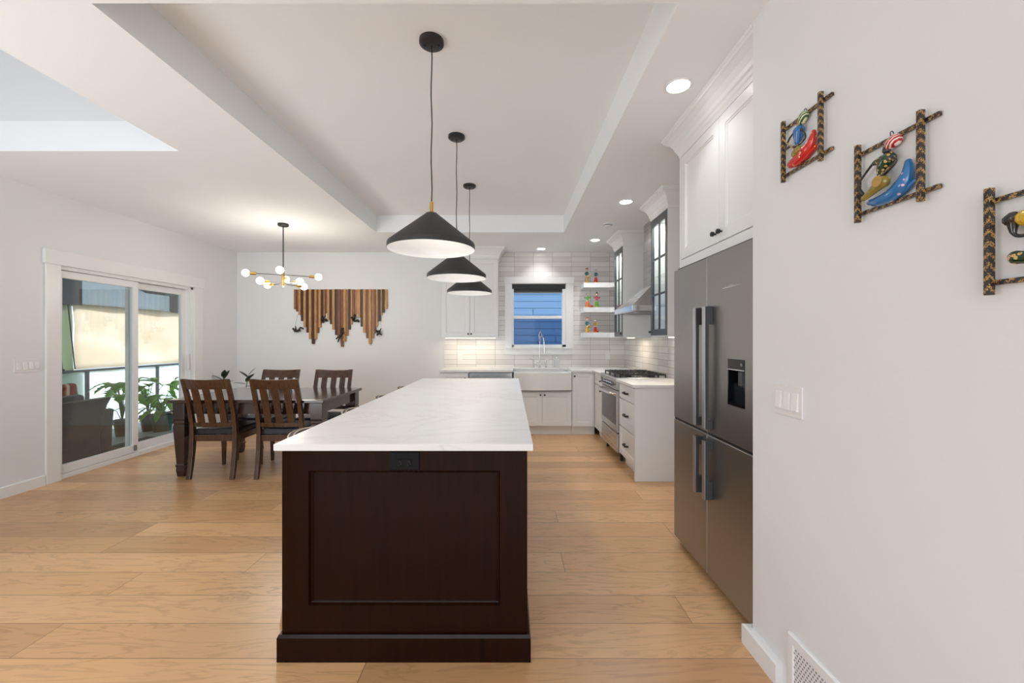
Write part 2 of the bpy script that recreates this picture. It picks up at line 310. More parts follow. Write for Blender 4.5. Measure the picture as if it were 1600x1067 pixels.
    def build(s, name, mat, parent=None, world=True, smooth=False, bevel=0.0, kind=None, solid=0.0, subd=0):
        bm = s.bm; bmesh.ops.remove_doubles(bm, verts=bm.verts, dist=1e-6); bmesh.ops.recalc_face_normals(bm, faces=bm.faces)
        me = bpy.data.meshes.new(name); bm.to_mesh(me); bm.free(); me.materials.append(MATS[mat] if isinstance(mat, str) else mat)
        if smooth:
            for p in me.polygons: p.use_smooth = True
        o = bpy.data.objects.new(name, me); C.objects.link(o)
        if smooth and smooth != 'all':
            try: me.set_sharp_from_angle(angle=math.radians(40))
            except Exception: pass
        if parent is not None:
            o.parent = parent
            if world and parent.type == 'EMPTY': o.location = -parent.location
        if bevel: m = o.modifiers.new('bevel', 'BEVEL'); m.width = bevel; m.segments = 2; m.limit_method = 'ANGLE'
        if solid: m = o.modifiers.new('solid', 'SOLIDIFY'); m.thickness = solid; m.offset = 0
        if subd: m = o.modifiers.new('sub', 'SUBSURF'); m.levels = subd; m.render_levels = subd
        if kind: o['kind'] = kind
        return o
def skin(name, pts, edges, radii, mat, parent=None, levels=1):
    bm = bmesh.new(); lay = bm.verts.layers.skin.verify(); vs = [bm.verts.new(p) for p in pts]
    for v, r in zip(vs, radii): v[lay].radius = (r, r)
    vs[0][lay].use_root = True
    for a, b in edges: bm.edges.new((vs[a], vs[b]))
    me = bpy.data.meshes.new(name); bm.to_mesh(me); bm.free(); o = bpy.data.objects.new(name, me); C.objects.link(o)
    m = o.modifiers.new('skin', 'SKIN'); m.use_smooth_shade = True; m = o.modifiers.new('sub', 'SUBSURF'); m.levels = levels; m.render_levels = levels
    me.materials.append(MATS[mat])
    if parent is not None: o.parent = parent
    return o
def thing(name, label, cat, loc=(0, 0, 0), rz=0, group=None):
    o = bpy.data.objects.new(name, None); C.objects.link(o); o.location = loc; o.rotation_euler = (0, 0, rz)
    o.empty_display_size = 0.1; o['label'] = label; o['category'] = cat
    if group: o['group'] = group
    return o
def tag(o, label, cat, group=None):
    o['label'] = label; o['category'] = cat
    if group: o['group'] = group
    return o
KIDS = {}
def dup(root, loc, rz=None, label=None):
    def cp(o, par):
        c = o.copy(); C.objects.link(c); c.parent = par
        for ch in [x for x in C.objects if x.parent == o and x is not c]: cp(ch, c)
        return c
    r = cp(root, None); r.location = loc
    if rz is not None: r.rotation_euler = (0, 0, rz)
    if label: r['label'] = label
    return r
def struct(name, mb, mat, parent=None, **kw): return mb.build(name, mat, parent, kind='structure', **kw)

XL, XR, XN, YB, H, YR = -4.30, 1.80, 1.055, 6.45, 2.72, -4.0
# ---------------------------------------------------------------- setting
struct('floor', MB().box(XL-.14, XR+.2, YR-.2, YB+.15, -.1, 0), 'floor')
mb = MB(); HT = 2.94
mb.box(XL, -2.42, 2.994, YB, H, HT); mb.box(-2.42, -1.717, YR, YB, H, HT); mb.box(-1.717, .69, YR, 1.68, H, HT); mb.box(-1.717, .69, 5.257, YB, H, HT); mb.box(.69, XR, YR, YB, H, HT)
mb.box(-1.9, .9, 1.5, 5.4, HT, HT+.1)
struct('ceiling', mb, 'ceil')
struct('ceiling', MB().box(XL-.1, -2.2, YR-.1, 3.2, 5.0, 5.1), 'ceil')
mb = MB(); mb.box(XL-.14, -2.3, 2.994, 3.12, HT, 5.0); mb.box(-2.42, -2.3, YR, 2.994, HT, 5.0); struct('wall_upper', mb, 'wall')
# left wall with door opening
DY0, DY1, DZ = 3.907, 5.56, 2.05
mb = MB(); mb.box(XL-.14, XL, YR, DY0-.03, 0, H); mb.box(XL-.14, XL-.07, DY0-.03, DY0, 0, H); mb.box(XL-.14, XL, DY1, YB, 0, H); mb.box(XL-.14, XL, DY0-.03, DY1, DZ, H); mb.box(XL-.14, XL, YR, 3.12, H, 5.0)
struct('wall_left', mb, 'wall')
# back wall with window opening
WX0, WX1, WZ0, WZ1 = .028, .878, 1.22, 2.222
mb = MB(); mb.box(XL-.14, WX0, YB, YB+.14, 0, H); mb.box(WX1, XR+.1, YB, YB+.14, 0, H); mb.box(WX0, WX1, YB, YB+.14, 0, WZ0); mb.box(WX0, WX1, YB, YB+.14, WZ1, H)
struct('wall_back', mb, 'wall')
mb = MB(); t = .008; mb.box(-1.035, WX0, YB-t, YB, .9, H); mb.box(WX1, XR, YB-t, YB, .9, H); mb.box(WX0, WX1, YB-t, YB, .9, WZ0); mb.box(WX0, WX1, YB-t, YB, WZ1, H)
o = struct('trim_3', mb, 'tile_back')
struct('trim_4', MB().box(XR-.008, XR, 2.76, YB-.008, .9, H), 'tile_right')
struct('wall_right', MB().box(XR, XR+.12, 1.78, YB+.14, 0, H), 'wall')
struct('wall_near_right', MB().box(XN, XR+.12, YR, 1.78, 0, H), 'wall')
mb = MB(); mb.box(XL-.14, -3.7, YR-.12, YR, 0, 5.0); mb.box(-3.7, 1.1, YR-.12, YR, 0, .3); mb.box(-3.7, 1.1, YR-.12, YR, 2.6, 3.15); mb.box(-4.2, -2.3, YR-.12, YR, 4.65, 5.0); mb.box(1.1, XR, YR-.12, YR, 0, 3.15)
mb.box(-2.6, -2.3, YR-.12, YR, 3.15, 4.65)
struct('wall_rear', mb, 'wall')
# baseboards
def base(name, path, h=.095, t=.018):
    struct(name, MB().sweep(path, [(0, 0), (t, 0), (t, h-.006), (t-.006, h), (0, h)]), 'trim')
base('baseboard_left', [(XL, 3.775), (XL, YR)])
base('baseboard_back', [(-1.0, YB), (XL, YB), (XL, 5.715)])
struct('baseboard_right', MB().sweep([(XN, 1.585), (XN, 1.79), (1.09, 1.79)], [(0, 0), (.028, 0), (.028, .082), (.018, .088), (0, .088)]), 'trim')

# ---------------------------------------------------------------- sliding door and its casing
d = bpy.data.objects.new('door_1', None); C.objects.link(d); d.location = (XL, 4.73, 0); d['kind'] = 'structure'
mb = MB(); mb.box(XL, XL+.02, 3.783, DY0, 0, DZ); mb.box(XL, XL+.02, DY1, 5.71, 0, DZ); mb.box(XL, XL+.028, 3.765, 5.73, DZ, 2.19)
mb.build('casing', 'trim', d, bevel=.002)
mb = MB(); mb.box(XL-.13, XL-.07, DY0, DY0+.035, .0, DZ); mb.box(XL-.13, XL-.005, DY1-.035, DY1, 0, DZ); mb.box(XL-.13, XL-.005, DY0, DY1, DZ-.035, DZ); mb.box(XL-.13, XL-.005, DY0, DY1, 0, .045)
mb.box(XL-.075, XL-.07, DY0, DY1, .045, .06)
mb.build('frame', 'vinyl', d, bevel=.003)
def panel(y0, y1, x0, x1, parent, nm):
    mb = MB(); s_ = .065; y0 -= .05 if nm == 'sliding_panel' else 0; mb.box(x0, x1, y0, y0+s_, .05, DZ-.04); mb.box(x0, x1, y1-s_, y1, .05, DZ-.04); mb.box(x0, x1, y0+s_, y1-s_, .05, .13); mb.box(x0, x1, y0+s_, y1-s_, DZ-.11, DZ-.04)
    f_ = mb.build(nm, 'vinyl', parent, bevel=.003); MB().box((x0+x1)/2-.004, (x0+x1)/2+.004, y0+s_, y1-s_, .13, DZ-.11).build('pane', 'glass', f_); return f_
panel(DY0+.03, 4.76, XL-.06, XL-.02, d, 'sliding_panel'); fp = panel(4.70, DY1-.03, XL-.12, XL-.08, d, 'fixed_panel')
mb = MB(); mb.box(XL-.02, XL+.012, 5.45, 5.475, .93, 1.15); mb.build('handle', 'vinyl', d, bevel=.004)
MB().box(XL-.02, XL+.002, 4.70, 4.72, .07, .13).build('latch', 'gray_plastic', d)

# ---------------------------------------------------------------- kitchen window
wd = bpy.data.objects.new('window_1', None); C.objects.link(wd); wd.location = (.45, YB, WZ0); wd['kind'] = 'structure'
mb = MB(); mb.box(-.08, WX0, YB-.028, YB-.008, 1.11, 2.235); mb.box(WX1, .995, YB-.028, YB-.008, 1.11, 2.235); mb.box(-.09, 1.005, YB-.034, YB-.008, 2.225, 2.33); mb.box(WX0, WX1, YB-.028, YB-.008, 1.11, WZ0)
mb.build('casing', 'trim', wd, bevel=.002)
mb = MB(); mb.box(-.075, .99, YB-.05, YB-.008, WZ0-.012, WZ0+.008); mb.build('sill', 'trim', wd, bevel=.002)
mb = MB(); mb.box(WX0, WX0+.03, YB, YB+.12, WZ0, WZ1); mb.box(WX1-.055, WX1, YB, YB+.12, WZ0, WZ1); mb.box(WX0, WX1, YB, YB+.12, WZ0, WZ0+.045); mb.box(WX0, WX1, YB, YB+.12, WZ1-.03, WZ1)
mb.box(WX0, WX1, YB+.03, YB+.07, 1.675, 1.72); mb.build('sash', 'vinyl', wd, bevel=.002)
MB().box(WX0+.03, WX1-.055, YB+.055, YB+.061, WZ0+.045, WZ1-.03).build('pane', 'glass', wd)
MB().box(WX0+.03, WX1-.055, YB+.085, YB+.087, WZ0+.045, 1.68).build('insect_screen', 'insect_screen', wd)
bl = thing('roller_blind', 'black roller blind rolled up at the top of the kitchen window', 'blind', (.45, YB, 2.2))
MB().box(WX0+.004, WX1-.006, YB-.003, YB+.05, 2.14, WZ1-.002).build('cassette', 'black', bl, bevel=.006)
MB().box(WX0+.02, WX1-.03, YB+.012, YB+.016, 2.09, 2.14).build('fabric', 'black', bl)
MB().box(WX0+.02, WX1-.03, YB+.006, YB+.022, 2.075, 2.095).build('bottom_bar', 'gray_plastic', bl)
MB().tube([(WX1-.02, YB+.0, 2.15), (WX1-.018, YB+.0, 1.62)], .0025, 6).build('chain', 'vinyl', bl)
# neighbouring house seen through it
hs = thing('house', 'blue lap sided house wall beyond the kitchen window', 'house', (.5, 8.2, -2))
yh = 8.15; k = 0
mb = MB(); pr = []; z = 1.697-.135*27
while z < 3.4: pr += [(yh, z+.007), (yh, z+.134), (yh+.03, z+.1345), (yh+.03, z+.1415)]; z += .135
pr += [(yh+.06, z), (yh+.06, -2.0)]; mb.rings([[(-2.5, a, b) for a, b in pr], [(4, a, b) for a, b in pr]])
mb.build('siding', 'siding', hs)
for x, z0 in ((.586, 1.565), (.45, 1.835), (.90, 1.296)): MB().box(x, x+.006, yh-.003, yh+.01, z0, z0+.125).build('joint_strip', 'dark_rail', hs)

# ---------------------------------------------------------------- balcony outside
BZ = -.13
struct('floor', MB().box(-6.75, XL-.14, .5, 12.0, BZ-.12, BZ), 'stone')
struct('ceiling', MB().box(-7.1, XL-.14, .5, 12.0, 2.62, 2.75), 'soffit')
g = struct('ground', MB().box(-60, -7.5, -30, 60, -3.2, -3.0), 'ground')
mt = tag(MB().box(-5.5, -4.6, 4.2, 6.2, BZ, BZ+.008).build('outdoor_mat', 'mat_dark'), 'dark flat mat on the balcony floor outside the sliding door', 'mat')
rl = thing('balcony_railing', 'dark metal balcony railing with frosted glass panels', 'railing', (-6.6, 6.4, BZ))
MB().box(-6.635, -6.565, 1.0, 11.9, .845, .88).build('top_rail', 'dark_rail', rl, bevel=.004)
MB().box(-6.62, -6.58, 1.0, 11.9, -.075, -.045).build('bottom_rail', 'dark_rail', rl)
for i in range(-3, 5):
    y = 6.38+1.27*i
    MB().box(-6.625, -6.575, y-.025, y+.025, BZ, .845).build('post', 'dark_rail', rl)
    MB().box(-6.606, -6.594, y+.03, y+1.24, -.04, .84).build('glass_panel', 'frosted', rl)
# fabrics
def cloth(y0, y1, z0, z1, x, amp=.02, n=28, m=12, zf=None):
    mb = MB(); g = []
    for i in range(n+1):
        y = y0+(y1-y0)*i/n; row = []
        for j in range(m+1):
            zz0 = zf(y) if zf else z0; z = zz0+(z1-zz0)*j/m
            row.append(mb.v((x+amp*math.sin(y*7+z*2)+amp*.6*math.sin(z*9+y*3), y, z)))
        g.append(row)
    for i in range(n):
        for j in range(m): mb.f([g[i][j], g[i+1][j], g[i+1][j+1], g[i][j+1]])
    return mb
sh = thing('sun_shade', 'cream cloth sun shade hung above the balcony railing', 'shade', (-6.66, 7.5, .9))
cloth(6.27, 11.5, .885, 1.90, -6.68).build('fabric', 'beige_cloth', sh, smooth='all', solid=.004)
MB().tube([(-6.65, 6.26, .89), (-6.65, 6.16, 1.88)], .008, 6).build('edge_cord', 'rope', sh)
vm = thing('mesh_valance', 'blue grey mesh screen above the cream sun shade on the balcony', 'screen', (-6.72, 7.5, 1.9))
cloth(-1.5, 11.5, 1.86, 2.62, -6.76, .003, n=60).build('mesh', 'mesh_cloth', vm, smooth='all', solid=.003)  # mesh carried on unseen to the near side to block the sun
sg = thing('sage_tarp', 'pale sage green cloth hanging at the left end of the balcony', 'tarp', (-6.62, 5.6, 0))
cloth(-1.5, 6.255, .6, 1.88, -6.69, .012, zf=lambda y: .70+.12*(max(y, 4)-5.2)).build('fabric', 'sage_cloth', sg, smooth='all', solid=.004)  # near end extended out of view to keep sun off the indoor floor
cloth(-1.5, 6.30, BZ, .9, -6.72, .006).build('lower_fabric', 'sage_cloth', sg, smooth='all', solid=.004)
MB().tube([(-6.64, 6.02, 1.86), (-6.64, 6.03, 1.4), (-6.64, 6.08, .88)], .006, 6).build('cord', 'rope', sg)
MB().tube([(-6.64, 6.1, .9), (-6.62, 6.02, .75), (-6.63, 5.97, .70)], .008, 6).build('cord', 'rope', sg)
struct('trim_5', MB().box(-6.80, -6.56, 5.75, 6.28, 1.87, 2.62), 'dark_rail')
struct('trim_6', MB().box(-6.72, -6.56, 8.08, 8.75, 1.88, 2.62), 'soffit')
mb = MB(); mb.prism([(7.25, 2.62), (7.25, 2.3), (7.55, 2.2), (8.8, 2.2), (8.8, 2.62)], -6.71, -6.57, 'x'); struct('trim_7', mb, 'soffit')

# wicker sofa
sf = thing('wicker_sofa', 'dark brown wicker sofa on the balcony, its back to the sliding door', 'sofa', (-5.6, 4.6, BZ))
mb = MB()
rs = []
for z, x0, ye in ((BZ+.02, -5.24, 5.27), (.1, -5.245, 5.26), (.35, -5.22, 5.28), (.5, -5.20, 5.31), (.60, -5.165, 5.335)):
    rs.append([(x0, 3.4, z), (x0, ye-.03, z), (x0-.02, ye, z), (x0-.12, ye, z), (x0-.12, 3.4, z)])
mb.rings(rs); mb.build('backrest', 'wicker', sf, bevel=.01)
MB().box(-5.95, -5.36, 3.5, 5.26, BZ+.02, .24).build('seat_base', 'wicker', sf, bevel=.02)
mb = MB(); rs = []
for z, e in ((BZ+.02, 0), (.2, .01), (.40, .03), (.43, .03)): rs.append([(-6.0, 5.27, z), (-5.27, 5.27, z), (-5.27, 5.43+e, z), (-6.0, 5.43+e, z)])
mb.rings(rs); mb.build('arm', 'wicker', sf, bevel=.02)
mb = MB(); rs = []
for x, z, t_ in ((-5.40, .24, .03), (-5.47, .24, .03)): pass
mb.rings([[(-5.37, 3.6, .25), (-5.37, 5.2, .25), (-5.52, 5.2, .25), (-5.52, 3.6, .25)], [(-5.31, 3.6, .63), (-5.30, 5.12, .66), (-5.42, 5.12, .67), (-5.43, 3.6, .64)]]); mb.build('back_cushion', 'cushion', sf, bevel=.04)
MB().box(-5.93, -5.5, 3.55, 5.24, .24, .36).build('seat_cushion', 'cushion', sf, bevel=.04)
mb = MB(); mb.rings([[(-5.66, 4.75, .36), (-5.66, 5.30, .36), (-5.54, 5.30, .36), (-5.54, 4.75, .36)], [(-5.62, 4.9, .78), (-5.62, 5.24, .79), (-5.53, 5.24, .79), (-5.53, 4.9, .77)]])
tag(mb.build('striped_pillow', 'throw', bevel=.03), 'red, brown and cream striped pillow on the wicker sofa', 'pillow')
# plants
def leaf(mb, b, dr, L, Wd, notch=0, droop=.3, up=Vector((0, 0, 1))):
    dr = Vector(dr).normalized(); side = dr.cross(up); side = side.normalized() if side.length > .01 else Vector((1, 0, 0)); nrm = side.cross(dr).normalized(); n = 10; rows = []
    for i in range(n+1):
        t = i/n; wd_ = Wd*math.sin(PI*min(1, t*.93+.07))**.7*(1-t*.35)
        if notch and i % 2 == 1 and 1 < i < n: wd_ *= .55
        if i == n: wd_ = .002
        p = Vector(b)+dr*L*t-Vector((0, 0, 1))*droop*L*t*t
        rows.append((mb.v(p-side*wd_/2+nrm*wd_*.10), mb.v(p), mb.v(p+side*wd_/2+nrm*wd_*.10)))
    for a, c in zip(rows, rows[1:]): mb.f([a[0], a[1], c[1], c[0]]); mb.f([a[1], a[2], c[2], c[1]])
def pot_prof(r0, r1, h): return [(r0*.3, 0), (r0, 0), (r1, h*.88), (r1+.012, h*.88), (r1+.012, h), (r1-.008, h), (r1-.012, h*.9), (.01, h*.9)]
def plant(loc, label, potm, pr, ph, leaves, lm, stemr=.006, sd=1, notch=1):
    rr = random.Random(sd); t_ = thing('potted_plant', label, 'plant', loc, 0, 'potted plants on the balcony')
    MB().lathe(pot_prof(pr*.75, pr, ph)).build('pot', potm, t_, world=False, smooth=True)
    st_ = MB(); lf = MB()
    for (ang, rd, h, L, Wd) in leaves:
        e = Vector((math.cos(ang)*rd, math.sin(ang)*rd, h)); st_.tube([(0, 0, ph*.85), (e.x*.3, e.y*.3, ph+(h-ph)*.55), e], [stemr, stemr*.9, stemr*.6], 6)
        leaf(lf, e, (math.cos(ang)+rr.uniform(-.2, .2), math.sin(ang)+rr.uniform(-.2, .2), rr.uniform(-.25, .35)), L, Wd, notch, rr.uniform(.3, .7))
    st_.build('stem', 'stem', t_, world=False, smooth=True); lf.build('foliage', lm, t_, world=False, smooth='all', solid=.002); return t_
def lv(n, rd, h0, h1, L, Wd, sd):
    rr = random.Random(sd); return [(i*2.4+rr.uniform(-.3, .3), rd*rr.uniform(.5, 1.2), rr.uniform(h0, h1), L*rr.uniform(.8, 1.2), Wd*rr.uniform(.8, 1.2)) for i in range(n)]
plant((-5.95, 6.28, BZ), 'split-leaf plant in a black pot beside the wicker sofa', 'pot_black', .10, .25, lv(14, .2, .45, .88, .26, .24, 3), 'leaf', sd=3)
plant((-5.85, 6.62, BZ), 'bright green plant in a black pot behind the sliding door frame', 'pot_black', .10, .26, lv(15, .22, .4, .82, .24, .2, 5), 'leaf', sd=5)
plant((-5.62, 6.62, BZ), 'bushy broad-leaved plant in a dark green pot on the balcony', 'pot_green', .15, .26, lv(20, .2, .3, .66, .26, .13, 8), 'leaf', sd=8, notch=0)
plant((-5.52, 6.9, BZ), 'tall plant with one broad leaf in a lime green pot', 'pot_lime', .10, .20, [(2.6, .12, .78, .30, .17), (.3, .12, .62, .22, .12), (1.2, .1, .9, .2, .05), (5, .1, .85, .2, .05), (4.2, .12, .5, .22, .13), (-.5, .1, .5, .2, .1)], 'leaf', sd=9, notch=0)

# ---------------------------------------------------------------- island
isl = thing('kitchen_island', 'dark brown kitchen island with a recessed end panel and plinth', 'island', (-.44, 3.1, 0))
ZT = .915; ZB = .887
mb = MB(); mb.frame((-.956, 1.755, .11), (1, 0, 0), (0, -1, 0))
mb.lofty([(0, 0, 1.028, ZB-.11, 0), (0, 0, 1.028, ZB-.11, .038), (.002, .002, 1.026, ZB-.112, .04), (.112, .118, .914, .683, .04), (.118, .124, .908, .677, .028), (.122, .128, .904, .673, .026), (.126, .132, .900, .669, .022)])
mb.build('end_panel', 'island_wood', isl)
MB().box(-.62, .065, 1.756, 4.46, .10, ZB).build('carcass', 'island_wood', isl)
MB().box(-.956, -.94, 1.756, 1.80, .11, ZB).build('side_edge', 'island_wood', isl)
mb = MB(); mb.sweep([(-.956, 1.80), (-.956, 1.715), (.072, 1.715), (.072, 4.4)], [(0, 0), (-.014, 0), (-.014, .1), (-.008, .112), (0, .112)]); mb.build('plinth', 'island_wood', isl)
MB().box(-.6, .05, 1.8, 4.4, 0, .1).build('toe_kick', 'black', isl)
MB().box(-.94, .065, 4.42, 4.46, 0, ZB).build('far_panel', 'island_wood', isl)
for i in range(5):
    mb = MB(); mb.frame((.065, 1.80+i*.525, .13), (0, 1, 0), (1, 0, 0)); mb.shaker(.004, .515, .0, .745, .006, .06, .005); mb.build('door', 'island_wood', isl)
tag(MB().box(-.965, .094, 1.669, 4.53, ZB, ZT).build('island_worktop', 'quartz', bevel=.0025), 'white veined quartz worktop of the dark kitchen island', 'countertop')
ol = thing('power_outlet', 'black power outlet set under the island worktop edge', 'outlet', (-.44, 1.715, .84))
MB().box(-.504, -.379, 1.708, 1.7148, .797, .872).build('plate', 'outlet_black', ol, bevel=.002)
MB().box(-.475, -.410, 1.7045, 1.708, .812, .843).build('socket', 'outlet_black', ol, bevel=.001)
for cx in (-.465, -.425):
    for dx, dz in ((0, 0), (.01, .006), (.005, .015)): MB().box(cx+dx-.0015, cx+dx+.0015, 1.7030, 1.7046, .818+dz-.002, .818+dz+.002).build('slot', 'black', ol)

# stools
def make_stool():
    t_ = thing('counter_stool', '', 'stool', (0, 0, 0), 0, 'counter stools along the island')
    mb = MB(); g_o, g_i = [], []; n = 18
    for i in range(n+1):
        a = PI*.62*(2*i/n-1); c = math.cos(a*.5/.62*.62)
        top = .872-.13*(abs(a)/(PI*.62))**2.2
        pr = []
        for j, (r_, z) in enumerate(((.20, .60), (.225, .66), (.238, .75), (.245, top-.01), (.240, top), (.225, top), (.218, top-.012), (.212, .75), (.20, .68), (.185, .62))):
            z = min(z, top) ; pr.append((-r_*math.cos(a), r_*1.02*math.sin(a), z))
        g_o.append(pr)
    mb.rings(g_o); mb.build('backrest', 'stool_fabric', t_, world=False, smooth=True)
    mb = MB(); pts = []
    for i in range(n+1):
        a = PI*.62*(2*i/n-1); top = .872-.13*(abs(a)/(PI*.62))**2.2; pts.append((-.246*math.cos(a), .25*math.sin(a), top-.006))
    mb.tube(pts, .0045, 6); mb.tube([(x*.90, y*.90, z+.004) for x, y, z in pts], .004, 6); mb.build('piping', 'piping', t_, world=False, smooth=True)
    MB().lathe([(.02, .565), (.19, .565), (.205, .59), (.2, .635), (.15, .65), (.01, .652)]).build('seat', 'stool_fabric', t_, world=False, smooth=True)
    for sx in (-1, 1):
        for sy in (-1, 1): MB().tube([(sx*.13, sy*.13, .57), (sx*.20, sy*.20, 0)], [.018, .011], 8).build('leg', 'tan_wood', t_, world=False, smooth=True)
    mb = MB(); q_ = .165
    mb.tube([(-q_, -q_, .25), (q_, -q_, .25)], .008, 6); mb.tube([(q_, -q_, .25), (q_, q_, .25)], .008, 6); mb.tube([(q_, q_, .25), (-q_, q_, .25)], .008, 6); mb.tube([(-q_, q_, .25), (-q_, -q_, .25)], .008, 6)
    mb.build('footrest', 'tan_wood', t_, world=False)
    return t_
st0 = make_stool()
for i, (y, lb) in enumerate(((2.13, 'curved grey counter stool nearest the camera, peeking past the left island corner'), (2.78, 'curved grey counter stool, second from the near end of the island'),
                             (3.44, 'curved grey counter stool, third from the near end of the island'), (4.10, 'curved grey counter stool at the far end of the island'))):
    if i == 0: st0.location = (-.875, y, 0); st0['label'] = lb
    else: dup(st0, (-.875, y, 0), 0, lb)

# ---------------------------------------------------------------- dining table and chairs
tb = thing('dining_table', 'dark stained wooden dining table with chunky tapered legs', 'table', (-2.555, 4.465, 0))
mb = MB(); mb.box(-3.31, -1.80, 3.95, 4.98, .728, .76); mb.build('tabletop', 'table_wood', tb, bevel=.006)
mb = MB(); mb.box(-3.20, -1.91, 4.01, 4.035, .615, .728); mb.box(-3.20, -1.91, 4.895, 4.92, .615, .728); mb.box(-3.25, -3.225, 4.06, 4.87, .615, .728); mb.box(-1.885, -1.86, 4.06, 4.87, .615, .728); mb.build('apron', 'table_wood', tb)
for x in (-3.225, -1.885):
    for y in (4.04, 4.89):
        pr = [(.058, .728), (.058, .565), (.052, .556), (.060, .548), (.060, .528), (.052, .520), (.052, .508), (.057, .50), (.037, .125), (.043, .118), (.043, .10), (.038, .095), (.040, .06), (.033, .01), (.030, 0)]
        MB().rings([[(x-a, y-a, z), (x+a, y-a, z), (x+a, y+a, z), (x-a, y+a, z)] for a, z in pr]).build('leg', 'leg_wood', tb, bevel=.002)
def make_chair():
    t_ = thing('dining_chair', '', 'chair', (0, 0, 0), 0, 'dining chairs around the table')
    prof = [(-.235, 0), (-.212, .12), (-.19, .28), (-.183, .42), (-.188, .52), (-.215, .66), (-.26, .82), (-.308, .972)]
    def yb(z):
        for (a, b), (c, e) in zip(prof, prof[1:]):
            if b <= z <= e: return a+(c-a)*(z-b)/(e-b)
        return prof[-1][0]
    for s_ in (-1, 1):
        rs = []
        for i, (y, z) in enumerate(prof):
            dp = [.030, .036, .042, .046, .042, .036, .032, .026][i]; wx = .020; xc = s_*.208
            rs.append([(xc-wx, y-dp/2, z), (xc+wx, y-dp/2, z), (xc+wx, y+dp/2, z), (xc-wx, y+dp/2, z)])
        MB().rings(rs).build('rear_leg', 'chair_wood', t_, world=False, bevel=.003)
        xc = s_*.198; MB().rings([[(xc-a, .235-a, z), (xc+a, .235-a, z), (xc+a, .235+a, z), (xc-a, .235+a, z)] for a, z in ((.013, 0), (.021, .38))]).build('front_leg', 'chair_wood', t_, world=False, bevel=.002)
    def rail(z0, z1, bow, th=.022, n=8, crest=0):
        rs = []
        for i in range(n+1):
            u = -1+2*i/n; x = u*.192; k = bow*(1-u*u); rs.append([(x, yb(z0)-k-th/2, z0), (x, yb(z0)-k+th/2, z0), (x, yb(z1)-k+th/2, z1-crest*(1-u*u)), (x, yb(z1)-k-th/2, z1-crest*(1-u*u))])
        return MB().rings(rs)
    rail(.872, .972, .022, crest=.008).build('top_rail', 'chair_wood', t_, world=False, bevel=.003); rail(.497, .538, .015).build('lower_rail', 'chair_wood', t_, world=False, bevel=.003)
    for x in (-.112, 0, .112):
        rs = []
        for i in range(7):
            z = .53+i*(.88-.53)/6; u = x/.192; k = (.015+.007*i/6)*(1-u*u); y = yb(z)-k; rs.append([(x-.033, y-.007, z), (x+.033, y-.007, z), (x+.033, y+.007, z), (x-.033, y+.007, z)])
        MB().rings(rs).build('slat', 'chair_wood', t_, world=False, bevel=.002)
    mb = MB(); mb.box(-.19, .19, -.19, -.165, .355, .418); mb.box(-.19, .19, .222, .247, .355, .418)
    for s_ in (-1, 1): mb.box(s_*.205-.012, s_*.205+.012, -.17, .235, .355, .418)
    mb.build('seat_frame', 'chair_wood', t_, world=False, bevel=.002)
    mb = MB(); mb.rings([[(-a, -.168, z), (a, -.168, z), (a+.008, .25, z), (-a-.008, .25, z)] for a, z in ((.19, .418), (.197, .425), (.197, .455), (.185, .472))]); mb.build('seat', 'leather', t_, world=False, bevel=.008, smooth=True)
    return t_
ch = make_chair(); ch.location = (-2.878, 4.17, 0); ch['label'] = 'dark wood dining chair seen from behind, nearer the sliding door'
dup(ch, (-2.230, 4.17, 0), 0, 'dark wood dining chair seen from behind, nearer the kitchen island')
dup(ch, (-2.845, 4.80, 0), PI, 'dark wood dining chair facing the camera across the table, nearer the sliding door')
dup(ch, (-2.19, 4.80, 0), PI, 'dark wood dining chair facing the camera across the table, under the wooden wall sculpture')
# indoor plant in the corner
t_ = thing('rubber_plant', 'dark leafed rubber plant in the corner behind the dining table', 'plant', (-4.0, 5.98, 0))
MB().lathe(pot_prof(.12, .15, .30)).build('pot', 'pot_black', t_, world=False, smooth=True)
st_, lf = MB(), MB()
for tx, ty, tz, n in ((-.19, 0, .80, 9), (.17, .02, .82, 8)):
    st_.tube([(0, 0, .25), (tx*.6, ty, .5), (tx, ty, tz)], [.010, .008, .005], 6)
    for i in range(n):
        a = i*2.4+tx*5; z = tz-.032*i; s_ = .3+.7*min(1, i/3); leaf(lf, (tx*(1-.05*i), ty, z), (math.cos(a), math.sin(a)*.6, 1.1-.22*i), .15+.02*(i % 3), .075, 0, .1)
st_.build('stem', 'stem', t_, world=False); lf.build('foliage', 'leaf_dark', t_, world=False, smooth='all', solid=.002)

